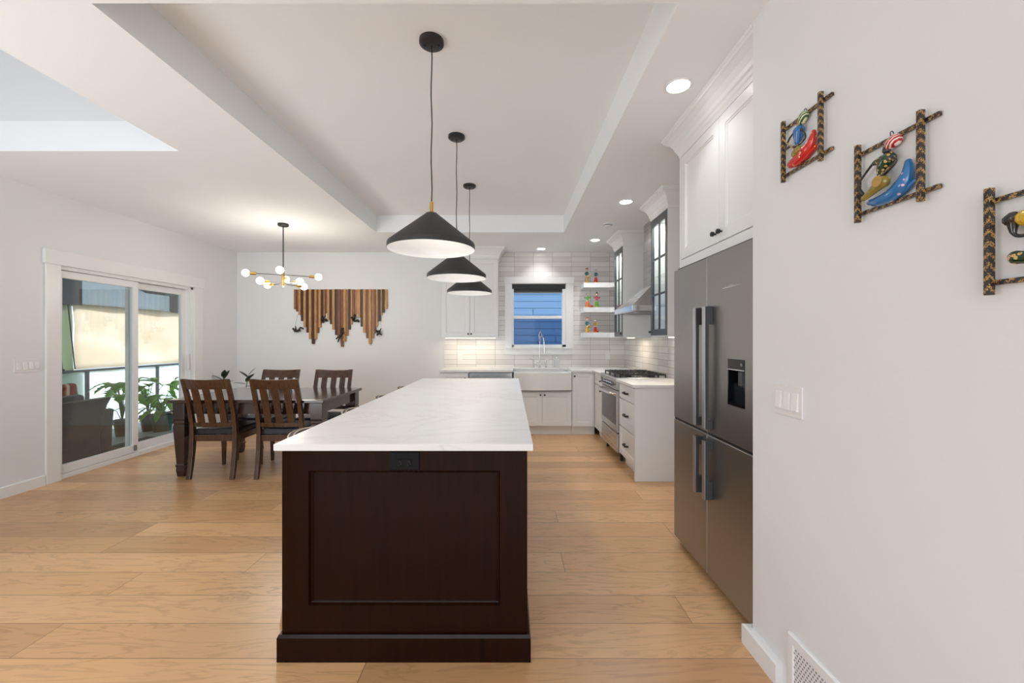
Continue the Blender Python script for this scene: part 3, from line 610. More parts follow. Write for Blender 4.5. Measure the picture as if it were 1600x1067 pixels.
# ---------------------------------------------------------------- chandelier
cx, cy = -2.70, 4.875
chd = thing('chandelier', 'black and brass eight bulb chandelier over the dining table', 'chandelier', (cx, cy, H))
MB().lathe([(.01, H), (.06, H), (.06, H-.022), (.05, H-.03), (.01, H-.03)], (cx, cy, 0)).build('canopy', 'black', chd, smooth=True)
MB().tube([(cx, cy, H-.02), (cx, cy, 2.13)], .0065, 8).build('rod', 'black', chd, smooth=True)
MB().lathe([(.006, 2.155), (.014, 2.150), (.017, 2.14), (.017, 1.99), (.01, 1.975), (.004, 1.97)], (cx, cy, 0)).build('hub', 'brass', chd, smooth=True)
for dx, dy, z in ((.347, .155, 2.112), (-.155, .347, 2.112), (.115, .262, 2.006), (.275, -.150, 2.012)):
    L_ = math.hypot(dx, dy); ux, uy = dx/L_, dy/L_
    a = MB().tube([(cx-dx*.8, cy-dy*.8, z), (cx+dx*.8, cy+dy*.8, z)], .0045, 6).build('arm', 'black', chd, smooth=True)
    for s_ in (-1, 1):
        p0 = (cx+s_*ux*(L_-.105), cy+s_*uy*(L_-.105), z); p1 = (cx+s_*ux*(L_-.038), cy+s_*uy*(L_-.038), z)
        MB().tube([p0, p1], .0175, 12).build('socket', 'brass', a, smooth=True)
        MB().ball((cx+s_*ux*L_, cy+s_*uy*L_, z), .041).build('bulb', 'bulb_on', a, smooth='all')
lamp('chandelier_light', 'POINT', (cx, cy, 1.90), (0, 0, 0), 18, (1, .95, .86), shadow_soft_size=.12)
lamp('chandelier_glow', 'POINT', (cx, cy, 2.24), (0, 0, 0), 3, (1, .90, .78), shadow_soft_size=.15)

# ---------------------------------------------------------------- pendants
def make_pendant():
    t_ = thing('pendant_lamp', '', 'lamp', (0, 0, 0), 0, 'pendant lamps above the island')
    MB().lathe([(.01, 0), (.065, 0), (.065, -.018), (.055, -.026), (.01, -.026)], n=32).build('canopy', 'black', t_, world=False, smooth=True)
    mb = MB()
    for s_ in (-1, 1): mb.lathe([(.005, -.034), (.006, -.028), (.006, -.024)], (s_*.037, 0, 0), 8)
    mb.build('screws', 'black', t_, world=False)
    mb = MB(); mb.tube([(0, 0, -.02)]+[(.0025*math.sin(i*1.3), .0015*math.cos(i), -.02-.845*i/12) for i in range(1, 12)]+[(0, 0, -.87)], .0032, 6); mb.build('cord', 'black', t_, world=False, smooth=True)
    MB().lathe([(.004, -.862), (.010, -.865), (.010, -.92), (.014, -.928), (.004, -.93)], n=16).build('neck', 'brass', t_, world=False, smooth=True)
    MB().lathe([(.03, -.925), (.228, -1.085), (.231, -1.092), (.231, -1.118)], n=64, cap=False).build('shade', 'shade_black', t_, world=False, smooth=True)
    MB().lathe([(.012, -.924), (.03, -.924)], n=32, cap=False).build('cap', 'shade_black', t_, world=False, smooth=True)
    MB().lathe([(.010, -.930), (.028, -.930), (.222, -1.088), (.2285, -1.118)], n=64, cap=False).build('liner', 'shade_white', t_, world=False, smooth=True)
    MB().lathe([(.2285, -1.118), (.231, -1.118)], n=64, cap=False).build('rim', 'shade_white', t_, world=False)
    MB().ball((0, 0, -1.02), .032).build('bulb', 'pendant_bulb', t_, world=False, smooth='all')
    return t_
pd = make_pendant()
for i, (y, lb) in enumerate(((2.19, 'black cone pendant lamp nearest the camera, largest of the three above the island'), (3.215, 'black cone pendant lamp in the middle of the three above the island'), (4.24, 'black cone pendant lamp farthest away, nearest the kitchen window'))):
    if i == 0: pd.location = (-.42, y, HT); pd['label'] = lb
    else: dup(pd, (-.42, y, HT), 0, lb)
    lamp('pendant_light', 'SPOT', (-.42, y, 1.86), (0, 0, 0), 7, (1, .98, .96), spot_size=2.6, spot_blend=.4, shadow_soft_size=.05)

# ---------------------------------------------------------------- ceiling fixtures
for x, y, lb in ((.914, 2.225, 'recessed ceiling light closest to the fridge cabinet, largest in view'), (1.157, 4.09, 'recessed ceiling light beside the smoke detector, above the drawer side of the kitchen'),
                 (1.176, 5.66, 'small recessed ceiling light in front of the floating shelves'), (.47, 6.2, 'small recessed ceiling light above the kitchen window')):
    t_ = thing('recessed_light', lb, 'light', (x, y, H), 0, 'recessed ceiling lights')
    MB().lathe([(.058, -.001), (.074, -.001), (.074, -.006), (.060, -.004), (.058, -.001)], (0, 0, 0), 32, cap=False).build('trim_ring', 'trim', t_, world=False, smooth=True)
    MB().lathe([(.002, -.004), (.060, -.004)], n=32, cap=False).build('lens', 'lamp_on', t_, world=False)
    lamp('downlight', 'SPOT', (x, y, H-.012), (0, 0, 0), 7 if y < 3 else (42 if y < 6 else 14), (.98, .98, 1), spot_size=2.1, spot_blend=.6, shadow_soft_size=.05)
t_ = thing('smoke_detector', 'round white smoke detector on the kitchen ceiling', 'detector', (1.167, 4.88, H))
MB().lathe([(.01, 0), (.065, 0), (.065, -.012), (.045, -.016), (.043, -.032), (.01, -.036)], n=32).build('housing', 'trim', t_, world=False, smooth=True)
MB().lathe([(.046, -.016), (.050, -.018), (.046, -.020)], n=32, cap=False).build('vent_ring', 'gray_plastic', t_, world=False)

# ---------------------------------------------------------------- wall sculpture and climbers
ws = thing('wall_sculpture', 'wall art of hanging wood strips in three points above the dining table', 'wall art', (-2.65, YB-.02, 2.12))
strips = [(185, 212, 385), (212, 250, 415), (250, 280, 465), (280, 318, 548), (318, 352, 630), (352, 395, 708), (395, 430, 795), (430, 470, 865), (470, 500, 800), (500, 530, 710), (530, 560, 635), (560, 595, 575), (595, 615, 490), (615, 648, 440), (648, 680, 530), (680, 715, 592), (715, 750, 665), (750, 790, 742), (790, 830, 770), (830, 870, 905), (870, 905, 830), (905, 935, 750), (935, 965, 665), (965, 990, 595), (990, 1025, 480), (1025, 1065, 455), (1065, 1105, 500), (1105, 1140, 625), (1140, 1180, 708), (1180, 1220, 785), (1220, 1256, 870), (1256, 1290, 785), (1290, 1315, 715), (1315, 1345, 625), (1345, 1380, 548), (1380, 1400, 465), (1400, 1435, 430), (1435, 1475, 380)]
cols = 'TRGDGDGDGRGDTRGDGDRRGTDGRTGDGRGTRGDGDG'; cm = dict(T='strip_tan', R='strip_red', G='strip_gold', D='strip_dark'); k = YB/640/8.889
def wpx(px, py): return ((440+px/8.889-797)*YB/640, 1.34+(531-(440+py/8.889))*YB/640)
for i, (a, b, bot) in enumerate(strips):
    x0, z0 = wpx(a, bot); x1, z1 = wpx(b, 110); th = (.028, .018, .034, .022)[i % 4]
    MB().box(x0+.001, x1-.001, YB-.008-th, YB-.006, z0, z1+R.uniform(-.003, .003)).build('wood_strip', cm[cols[i]], ws, bevel=.001)
MB().box(wpx(195, 0)[0], wpx(1470, 0)[0], YB-.008, YB-.001, wpx(0, 330)[1], wpx(0, 130)[1]).build('backing', 'strip_dark', ws)
HUM = [(0, 4), (4, 5), (5, 6), (5, 7), (7, 8), (8, 9), (5, 10), (10, 11), (11, 12), (0, 13), (13, 14), (14, 15), (0, 16), (16, 17), (17, 18)]
def climber(px, py, pts, label, s=.0011, rope_top=None):
    x, z = wpx(px, py); t_ = thing('climber_figurine', label, 'figurine', (x, YB-.045, z), 0, 'bronze climbers on the dining wall')
    # pts: pelvis, chest, head, then (elbow,hand)x2, (knee,foot)x2 in crop px relative
    P3 = [(a*s, b_*.001, -c*s) for a, c, b_ in pts]
    pel, ch_, hd, e1, h1, e2, h2, k1, f1, k2, f2 = P3
    skin('body', P3, [(0, 1), (1, 2), (1, 3), (3, 4), (1, 5), (5, 6), (0, 7), (7, 8), (0, 9), (9, 10)], [.020, .021, .013, .010, .008, .010, .008, .014, .009, .014, .009], 'bronze', t_, 1)
    MB().ball(tuple(a+(b-c)*.12 for a, b, c in zip(hd, hd, ch_)), .017, 10).build('head', 'bronze', t_, world=False, smooth='all')
    if rope_top:
        rx, rz_ = wpx(*rope_top); MB().tube([h1, (rx-x, 0.0, rz_-z)], .0012, 5).build('rope', 'rope', t_, world=False)
climber(235, 670, [(10, 30, 0), (-25, 10, 0), (-50, -12, 0), (-10, -20, -15), (-22, -55, -5), (-30, 20, -20), (-5, 20, -25), (40, 0, -10), (50, 25, -5), (45, -40, 10), (95, -10, 0)], 'bronze climber hanging by a rope, left of the wood strip art', rope_top=(245, 450))
climber(600, 530, [(0, 25, 0), (-15, -10, 0), (-20, -40, 0), (10, -25, -15), (30, -60, 0), (-30, 0, -15), (-25, 30, -20), (30, 0, -15), (45, 30, 0), (35, -10, 10), (60, 25, 0)], 'bronze climber between the first and second points of the wood strip art')
climber(830, 740, [(10, 0, 0), (30, -50, 0), (40, -85, 0), (55, -40, -15), (60, -10, -20), (20, -70, -20), (25, -105, 0), (-20, 30, -20), (-60, 60, -10), (-5, 40, -15), (-35, 105, 0)], 'bronze climber clinging head up on the middle point of the wood strip art')
climber(1040, 530, [(0, 30, 0), (-30, 5, 0), (-50, -25, 0), (-20, -40, -10), (-15, -80, 0), (5, -40, -20), (10, -70, -5), (35, 0, -15), (60, 30, 0), (25, 10, 10), (50, 40, 0)], 'bronze climber between the second and third points of the wood strip art')
climber(1365, 710, [(-10, 20, 0), (-15, -10, 0), (-30, -25, 0), (20, -30, -10), (30, -65, 0), (10, 0, -20), (30, -20, -20), (20, 10, -15), (40, 35, 0), (-30, 35, 5), (-20, 45, 0)], 'bronze climber hanging by a rope, right of the wood strip art', rope_top=(1385, 540))

# ---------------------------------------------------------------- back kitchen run
FY = 5.76   # face of base cabinets (back run)
def knob(mb_parent, p, d, r=.013):
    d = Vector(d); p = Vector(p); mb = MB(); mb.tube([p, p+d*.012, p+d*.014, p+d*.026, p+d*.03], [.005, .005, r*.9, r, r*.7], 12); return mb.build('knob', 'black', mb_parent, smooth=True)
def bar_pull(parent, p, u, d, L_=.10):
    p, u, d = Vector(p), Vector(u), Vector(d); mb = MB(); mb.tube([p-u*L_/2, p-u*L_/2+d*.02, p-u*(L_/2-.012)+d*.028, p+u*(L_/2-.012)+d*.028, p+u*L_/2+d*.02, p+u*L_/2], .0105, 8); return mb.build('handle', 'black', parent, smooth=True)
def basecab(x0, x1, label, doors, top=ZB, toe=True, name='base_cabinet'):
    t_ = thing(name, label, 'cabinet', ((x0+x1)/2, FY+.3, 0))
    MB().box(x0, x1, FY+.02, YB-.01, .115, top).build('carcass', 'cab', t_)
    MB().box(x0, x1, FY+.07, FY+.085, 0, .115).build('toe_kick', 'cab', t_)
    for (a, b, z0, z1, kx, kz) in doors:
        mb = MB(); mb.frame((0, FY+.02, 0), (1, 0, 0), (0, -1, 0)); mb.shaker(a+.0015, b-.0015, z0, z1); dd = mb.build('door', 'cab', t_)
        knob(dd, (kx, FY, kz), (0, -1, 0))
    return t_
basecab(-.99, -.585, 'white base cabinet left of the dishwasher', [(-.985, -.587, .125, .875, -.63, .80)])
basecab(.037, .868, 'white sink base cabinet with two doors under the farmhouse sink', [(.045, .452, .13, .600, .425, .567), (.452, .862, .13, .600, .485, .567)], top=.615)
basecab(.872, 1.20, 'narrow white base cabinet between the sink and the corner', [(.878, 1.185, .125, .880, .905, .83)])
dw = thing('dishwasher', 'stainless steel dishwasher between white base cabinets', 'dishwasher', (-.27, FY+.3, 0))
MB().box(-.58, .032, FY+.02, YB-.02, .09, ZB-.003).build('tub', 'dark_steel', dw)
MB().box(-.577, .029, FY-.004, FY+.02, .12, .875).build('door', 'steel', dw, bevel=.003)
mb = MB(); mb.tube([(-.53, FY-.004, .80), (-.53, FY-.04, .80)], .007, 8); mb.tube([(-.02, FY-.004, .80), (-.02, FY-.04, .80)], .007, 8); mb.tube([(-.55, FY-.04, .80), (0, FY-.04, .80)], .011, 10); mb.build('handle', 'steel', dw, smooth=True)
MB().box(-.577, .029, FY+.05, FY+.06, 0, .09).build('toe_kick', 'black', dw)
# farmhouse sink
sk = thing('farmhouse_sink', 'white ceramic farmhouse sink with a bowed apron front', 'sink', (.455, FY+.2, .63))
mb = MB(); n = 12; out_, inn = [], []
def rim(x): u = (x-.455)/.405; return FY-.035-.025*(1-u*u)
xs = [.05+.81*i/n for i in range(n+1)]
mb.rings([[(x, rim(x), .632) for x in xs]+[(.86, FY+.02, .632), (.05, FY+.02, .632)], [(x, rim(x), .885) for x in xs]+[(.86, FY+.02, .885), (.05, FY+.02, .885)]]); mb.build('apron', 'ceramic', sk, bevel=.006)
mb = MB(); mb.box(.05, .86, FY+.02, FY+.03, .66, .885); mb.box(.05, .075, FY+.03, 6.20, .66, .885); mb.box(.835, .86, FY+.03, 6.20, .66, .885); mb.box(.075, .835, 6.175, 6.20, .66, .885); mb.box(.05, .86, FY+.02, 6.2, .64, .66)
mb.build('basin', 'ceramic', sk)
# worktops
mb = MB(); CF = FY-.03
mb.box(-1.0, .045, CF, YB-.008, ZB, ZT); mb.box(.045, .865, 6.205, YB-.008, ZB, ZT); mb.box(.865, XR-.008, CF, YB-.008, ZB, ZT); mb.box(1.155, XR-.008, 5.235, CF, ZB, ZT)
tag(mb.build('worktop', 'quartz', bevel=.002), 'white quartz worktop running along the back wall around the sink to the range', 'countertop')
# upper cabinet left of window
def crown(path, zt=H, h=.17, out=.10):
    prof = [(0, zt-h), (.012, zt-h), (.016, zt-h+.02), (.022, zt-h+.03), (.026, zt-.115), (.034, zt-.105), (.040, zt-.085), (.058, zt-.055), (.082, zt-.035), (.092, zt-.03), (.092, zt-.018), (out, zt-.012), (out, zt), (0, zt)]
    return MB().sweep(path, prof)
uc = thing('wall_cabinet', 'white two door wall cabinet left of the kitchen window', 'cabinet', (-.6, 6.3, 1.37)); UF = 6.12
MB().box(-1.023, -.18, UF+.02, YB-.009, 1.37, 2.55).build('carcass', 'cab', uc)
for a, b, kx in ((-1.02, -.603, -.625), (-.600, -.183, -.578)):
    mb = MB(); mb.frame((0, UF+.02, 0), (1, 0, 0), (0, -1, 0)); mb.shaker(a, b, 1.385, 2.545, st=.06); dd = mb.build('door', 'cab', uc); knob(dd, (kx, UF, 1.43), (0, -1, 0))
crown([(-.18, YB-.009), (-.18, UF+.015), (-1.023, UF+.015), (-1.023, YB-.009)]).build('crown', 'cab', uc)
def led(parent, x0, x1, y0, y1, z, rot, e, sx, sy):
    MB().box(x0, x1, y0, y1, z-.008, z).build('light_strip', 'led_on', parent)
    lamp('under_cabinet_light', 'AREA', ((x0+x1)/2, (y0+y1)/2, z-.012), rot, e, (1, .84, .62), shape='RECTANGLE', size=sx, size_y=sy)
led(uc, -.98, -.22, 6.22, 6.24, 1.37, (0, 0, 0), 2.0, .75, .02)

# ---------------------------------------------------------------- right run
FX = 1.19
dc = thing('drawer_cabinet', 'white three drawer base cabinet beside the range', 'cabinet', (1.5, 4.18, 0))
MB().box(FX+.02, XR-.01, 3.90, 4.468, .10, ZB).build('carcass', 'cab', dc)
MB().box(FX-.008, XR-.01, 3.875, 3.90, 0, ZB).build('end_panel', 'cab', dc)
MB().box(FX+.07, FX+.085, 3.90, 4.468, 0, .1).build('toe_kick', 'cab', dc)
for z0, z1, zk in ((.722, .872, .795), (.425, .712, .567), (.118, .415, .262)):
    mb = MB(); mb.frame((FX+.02, 0, 0), (0, 1, 0), (-1, 0, 0)); mb.shaker(3.905, 4.463, z0, z1, st=.04 if z1-z0 < .2 else .055); dd = mb.build('drawer', 'cab', dc)
    bar_pull(dd, (FX, 4.18, zk), (0, 1, 0), (-1, 0, 0), .105)
tag(MB().box(1.155, XR-.008, 3.855, 4.472, ZB, ZT).build('worktop', 'quartz', bevel=.002), 'short white quartz worktop on the three drawer cabinet next to the fridge', 'countertop')
cc = thing('base_cabinet', 'narrow white corner cabinet between the range and the back run', 'cabinet', (1.5, 5.5, 0))
MB().box(FX+.02, XR-.01, 5.235, 5.775, .115, ZB).build('carcass', 'cab', cc)
MB().box(FX+.07, FX+.085, 5.235, 5.775, 0, .115).build('toe_kick', 'cab', cc)
for z0, z1, zk, nm in ((.735, .878, .80, 'drawer'), (.12, .725, .67, 'door')):
    mb = MB(); mb.frame((FX+.02, 0, 0), (0, 1, 0), (-1, 0, 0)); mb.shaker(5.24, 5.755, z0, z1, st=.045); dd = mb.build(nm, 'cab', cc); knob(dd, (FX, 5.33, zk), (-1, 0, 0), .010)
# range
rg = thing('gas_range', 'stainless steel gas range with black grates and glass oven door', 'stove', (1.48, 4.85, 0)); y0, y1 = 4.478, 5.228
MB().box(FX+.01, XR-.02, y0, y1, .10, .905).build('body', 'steel', rg)
MB().box(FX-.035, XR-.012, y0-.002, y1+.002, .903, .925).build('cooktop', 'light_steel', rg, bevel=.003)
mb = MB(); mb.prism([(FX+.01, .79), (FX-.025, .79), (FX-.035, .90), (FX+.01, .90)], y0, y1); mb.build('control_panel', 'steel', rg, bevel=.002)
MB().box(FX-.037, FX-.028, 5.13, 5.20, .815, .885).build('clock_display', 'gloss_black', rg)
for i in range(6):
    y = 4.62+i*.082
    MB().lathe([(.019, 0), (.017, -.006), (.015, -.03), (.004, -.032)], (FX-.03, y, .842), 14, ax='x').build('knob', 'dark_steel', rg, smooth=True)
MB().box(FX-.025, FX+.01, y0+.004, y1-.004, .325, .78).build('oven_door', 'steel', rg, bevel=.003)
MB().box(FX-.028, FX-.024, y0+.05, y1-.05, .40, .715).build('oven_window', 'gloss_black', rg)
mb = MB(); yy0, yy1 = y0+.03, y1-.03
mb.tube([(FX-.02, yy0, .745), (FX-.06, yy0+.02, .745), (FX-.085, yy0+.12, .745), (FX-.09, (yy0+yy1)/2, .745), (FX-.085, yy1-.12, .745), (FX-.06, yy1-.02, .745), (FX-.02, yy1, .745)], .012, 10); mb.build('handle', 'light_steel', rg, smooth=True)
MB().box(FX-.022, FX+.01, y0+.004, y1-.004, .10, .312).build('storage_drawer', 'steel', rg, bevel=.003)
mb = MB(); mb.box(FX+.03, FX+.06, y0+.05, y0+.08, 0, .1); mb.box(FX+.03, FX+.06, y1-.08, y1-.05, 0, .1); mb.build('feet', 'black', rg)
for gi in range(3):
    gy0 = y0+.03+gi*.235; gy1 = gy0+.215; mb = MB(); gx0, gx1 = FX+.02, XR-.09; zt = .962
    for x in (gx0, gx1): mb.box(x-.006, x+.006, gy0, gy1, zt-.014, zt)
    for y in (gy0, gy1): mb.box(gx0, gx1, y-.006, y+.006, zt-.014, zt)
    for k in range(1, 8):
        x = gx0+(gx1-gx0)*k/8; mb.box(x-.004, x+.004, gy0, gy0+.075, zt-.012, zt+.004); mb.box(x-.004, x+.004, gy1-.075, gy1, zt-.012, zt+.004)
    mb.box(gx0, gx1, (gy0+gy1)/2-.005, (gy0+gy1)/2+.005, zt-.012, zt)
    for x in (gx0, gx1):
        for y in (gy0, gy1): mb.box(x-.007, x+.007, y-.007, y+.007, .925, zt)
    mb.build('grate', 'grate', rg)
    for x in (gx0+.12, gx1-.12): MB().lathe([(.002, .925), (.04, .925), (.04, .94), (.028, .946), (.002, .948)], (x, (gy0+gy1)/2, 0), 16).build('burner', 'grate', rg, smooth=True)
# range hood
hd = thing('range_hood', 'stainless steel chimney range hood above the gas range', 'hood', (1.56, 4.8, 1.66))
hx, ha, hb, zb, zl = 1.319, 4.42, 5.18, 1.655, 1.715
mb = MB(); mb.rings([[(hx, ha, z), (XR-.01, ha, z), (XR-.01, hb, z), (hx, hb, z)] for z in (zb, zl)]); mb.build('lip', 'light_steel', hd, bevel=.002)
mb = MB(); mb.rings([[(hx+.004, ha+.004, zl), (XR-.01, ha+.004, zl), (XR-.01, hb-.004, zl), (hx+.004, hb-.004, zl)], [(1.612, 4.65, 1.965), (XR-.01, 4.65, 1.965), (XR-.01, 4.95, 1.965), (1.612, 4.95, 1.965)]]); mb.build('canopy', 'steel', hd)
MB().box(1.612, XR-.01, 4.65, 4.95, 1.965, 2.37).build('chimney', 'steel', hd); MB().box(1.617, XR-.01, 4.655, 4.945, 2.37, H-.001).build('upper_chimney', 'steel', hd)
MB().box(hx+.06, XR-.06, ha+.06, hb-.06, zb-.004, zb).build('filter', 'dark_steel', hd)
for y in (ha+.2, hb-.2): MB().lathe([(.002, -.006), (.03, -.006), (.03, 0)], (1.42, y, zb), 16).build('hood_lamp', 'plate', hd)
# glass door wall cabinets
def glasscab(y0, y1, label, knob_near):
    t_ = thing('glass_cabinet', label, 'cabinet', (1.62, (y0+y1)/2, 1.37), 0, 'glass door cabinets either side of the hood'); gx = 1.44; zt_ = 2.55
    mb = MB(); mb.box(gx+.02, XR-.009, y0, y0+.018, 1.37, zt_); mb.box(gx+.02, XR-.009, y1-.018, y1, 1.37, zt_); mb.box(gx+.02, XR-.009, y0+.018, y1-.018, 1.37, 1.388); mb.box(gx+.02, XR-.009, y0+.018, y1-.018, zt_-.018, zt_)
    mb.box(gx, gx+.02, y0, y0+.004, 1.37, zt_); mb.build('carcass', 'cab', t_)
    mb = MB()
    for z in (1.68, 1.97, 2.26): MB().box(gx+.03, XR-.02, y0+.018, y1-.018, z, z+.008).build('shelf', 'glass', t_)
    lamp('cabinet_fill_light', 'AREA', (1.6, (y0+y1)/2, zt_-.03), (0, 0, 0), 4.0, (1, .97, .92), shape='RECTANGLE', size=.15, size_y=.25)  # fill added to brighten the interior behind the glass; no fixture modelled
    a, b, z0, z1 = y0+.006, y1-.003, 1.385, 2.54; s_ = .05
    mb = MB(); mb.box(gx-.002, gx+.018, a, a+s_, z0, z1); mb.box(gx-.002, gx+.018, b-s_, b, z0, z1); mb.box(gx-.002, gx+.018, a+s_, b-s_, z0, z0+s_+.01); mb.box(gx-.002, gx+.018, a+s_, b-s_, z1-s_-.02, z1)
    dd = mb.build('door', 'glass_frame', t_)
    mb = MB(); ym = (a+b)/2; mb.box(gx, gx+.014, ym-.009, ym+.009, z0+s_, z1-s_)
    for k in (1, 2): zz = z0+s_+(z1-z0-2*s_)*k/3; mb.box(gx, gx+.014, a+s_, b-s_, zz-.009, zz+.009)
    mb.build('muntins', 'glass_frame', dd)
    MB().box(gx+.006, gx+.009, a+s_-.005, b-s_+.005, z0+s_-.005, z1-s_+.005).build('pane', 'glass', dd)
    knob(dd, (gx-.002, a+.03 if knob_near else b-.03, 1.42), (-1, 0, 0), .012)
    crown([(XR-.009, y0), (gx+.015, y0), (gx+.015, y1), (XR-.009, y1)]).build('crown', 'cab', t_)
    led(t_, 1.60, 1.61, y0+.05, y1-.05, 1.37, (0, 0, 0), 1.6, .02, .3)
glasscab(3.745, 4.19, 'white wall cabinet with grey framed glass door between fridge and hood', False)
glasscab(5.23, 5.655, 'white wall cabinet with grey framed glass door beyond the range hood', True)
# floating shelves
for z0, lb, ii in ((2.130, 'topmost white floating shelf in the kitchen corner', 0), (1.757, 'middle white floating shelf in the kitchen corner', 1), (1.376, 'lowest white floating shelf in the kitchen corner', 2)):
    mb = MB(); mb.prism([(1.109, 6.17), (1.508, 6.17), (1.56, 6.10), (1.56, 5.66), (XR-.009, 5.66), (XR-.009, YB-.009), (1.109, YB-.009)], z0, z0+.075, 'z'); tag(mb.build('floating_shelf', 'cab', bevel=.002), lb, 'shelf', 'floating shelves')
# figurines
def figure(px, z, h, turb, top, skirt, label, face='p_face', hat='round', prop=None, arm=None):
    y = 6.24; x = (px-797)*y/640; s = h/.22
    t_ = thing('folk_figurine', label, 'figurine', (x, y, z), 0, 'folk figurines on the floating shelves')
    MB().lathe([(.004, 0), (.030*s, .0), (.029*s, .03*s), (.022*s, .085*s), (.019*s, .10*s), (.004, .10*s)], n=14).build('skirt', skirt, t_, world=False, smooth=True)
    P_ = [(0, 0, .095*s), (0, 0, .15*s), (0, 0, .172*s)]
    A = arm or [(-.030*s, -.012*s, .13*s), (-.016*s, -.03*s, .112*s), (.030*s, -.012*s, .13*s), (.016*s, -.03*s, .112*s)]
    P_ += [(-.020*s, 0, .155*s), A[0], A[1], (.020*s, 0, .155*s), A[2], A[3]]
    skin('torso', P_, [(0, 1), (1, 2), (1, 3), (3, 4), (4, 5), (1, 6), (6, 7), (7, 8)], [.016*s, .017*s, .007*s, .008*s, .0065*s, .005*s, .008*s, .0065*s, .005*s], top, t_, 1)
    MB().ball((0, -.006, .191*s), .019*s, 12, (1, 1, 1.1)).build('head', face, t_, world=False, smooth='all')
    if hat == 'turban': MB().ball((0, .005, .213*s), .022*s, 12, (1, 1, .75)).build('turban', turb, t_, world=False, smooth='all')
    elif hat == 'bun': mb = MB(); mb.ball((0, .006, .200*s), .021*s, 12); mb.ball((0, .004, .223*s), .011*s, 10); mb.build('hair', turb, t_, world=False, smooth='all')
    else: MB().ball((0, .006, .200*s), .0212*s, 12).build('hair', turb, t_, world=False, smooth='all')
    mb = MB(); [mb.ball((ex*s, -.0245*s-.003, ez*s), er*s, 8) for ex, ez, er in ((-.006, .194, .0022), (.006, .194, .0022), (0, .184, .0026))]; mb.build('face', 'p_red' if face == 'p_gold' else 'black', t_, world=False)
    MB().lathe([(.0305*s, .006*s), (.0315*s, .010*s), (.0295*s, .014*s)], n=14, cap=False).build('hem', 'p_yellow' if skirt != 'p_yellow' else 'p_red', t_, world=False)
    MB().lathe([(.0195*s, .094*s), (.0205*s, .098*s), (.0185*s, .103*s)], n=14, cap=False).build('sash', 'p_white', t_, world=False)
    if prop == 'drum': MB().lathe([(.002, -.022), (.017, -.02), (.02, 0), (.017, .02), (.002, .022)], (.014*s, -.03, .09*s), 12, ax='x').build('drum', 'p_gold', t_, world=False, smooth=True)
    if prop == 'pot': MB().lathe([(.002, 0), (.016, .002), (.022, .015), (.014, .03), (.002, .03)], (.035, -.005, 0), 12).build('pot', 'p_red', t_, world=False, smooth=True)
    return t_
up = [(-.034, -.01, .138), (-.052, -.01, .165), (.034, -.01, .140), (.052, -.01, .168)]
figure(917, 2.205, .225, 'p_red', 'p_teal', 'p_gold', 'figurine in red turban and teal top on the topmost shelf', hat='turban', prop='drum')
figure(931, 2.205, .210, 'gray_plastic', 'p_teal', 'p_red', 'figurine in teal jacket and red skirt on the topmost shelf')
figure(918, 1.832, .225, 'black', 'p_brightgreen', 'p_orange', 'dancing figurine in green top and orange skirt on the middle shelf', arm=up)
figure(932.5, 1.832, .225, 'black', 'p_pink', 'p_brightgreen', 'dancing figurine in pink top and green skirt on the middle shelf', hat='bun', arm=up)
figure(917.5, 1.451, .225, 'p_red', 'p_teal', 'p_yellow', 'figurine in red turban and yellow skirt on the lowest shelf', hat='turban', prop='drum')
figure(930, 1.451, .205, 'black', 'p_gold', 'p_red', 'figurine in golden top and red skirt on the lowest shelf', prop='pot')
tag(MB().lathe([(.002, 0), (.02, 0), (.026, .012), (.02, .03), (.024, .034), (.002, .034)], (1.245, 6.24, 1.832), 14).build('clay_pot', 'p_red', smooth=True), 'small red pot between the dancing figurines on the middle shelf', 'pot')
for z, lb in ((1.832, 'white vase at the right end of the middle floating shelf'), (1.451, 'white vase at the right end of the lowest floating shelf')):
    tag(MB().lathe([(.002, 0), (.03, 0), (.05, .04), (.055, .08), (.035, .13), (.018, .16), (.022, .19), (.016, .19), (.012, .16), (.002, .15)], (1.60, 6.02, z), 20).build('vase', 'ceramic', smooth=True), lb, 'vase')
# faucet
fc = thing('bridge_faucet', 'chrome bridge faucet with tall spout behind the farmhouse sink', 'faucet', (.455, 6.27, ZT)); fx, fy = .455, 6.29
mb = MB(); mb.tube([(fx, fy, ZT), (fx, fy, 1.30), (fx+.002, fy-.005, 1.37), (fx+.03, fy-.03, 1.41), (fx+.055, fy-.06, 1.36), (fx+.062, fy-.07, 1.27)], [.011, .009, .009, .009, .009, .009], 10); mb.build('spout', 'chrome', fc, smooth=True)
MB().tube([(fx+.062, fy-.07, 1.275), (fx+.066, fy-.075, 1.14)], [.012, .016], 12).build('spray_head', 'chrome', fc, smooth=True)
mb = MB(); mb.tube([(fx-.095, fy, .985), (fx+.095, fy, .985)], .009, 10); mb.tube([(fx-.095, fy, ZT), (fx-.095, fy, 1.03)], .010, 10); mb.tube([(fx+.095, fy, ZT), (fx+.095, fy, 1.03)], .010, 10)
for s_ in (-1, 1): mb.lathe([(.022, 0), (.018, .012), (.01, .02)], (fx+s_*.095, fy, ZT), 14)
mb.lathe([(.022, 0), (.018, .012), (.01, .02)], (fx, fy, ZT), 14); mb.build('bridge', 'chrome', fc, smooth=True)
for s_ in (-1, 1): MB().tube([(fx+s_*.095, fy, 1.04), (fx+s_*.16, fy-.01, 1.05)], [.009, .005], 8).build('lever', 'chrome', fc, smooth=True)
mb = MB(); mb.tube([(fx-.01, fy, 1.30), (fx-.03, fy, 1.32)], .006, 8); mb.ball((fx-.012, fy-.012, 1.285), .012, 10); mb.build('bracket', 'black', fc, smooth=True)
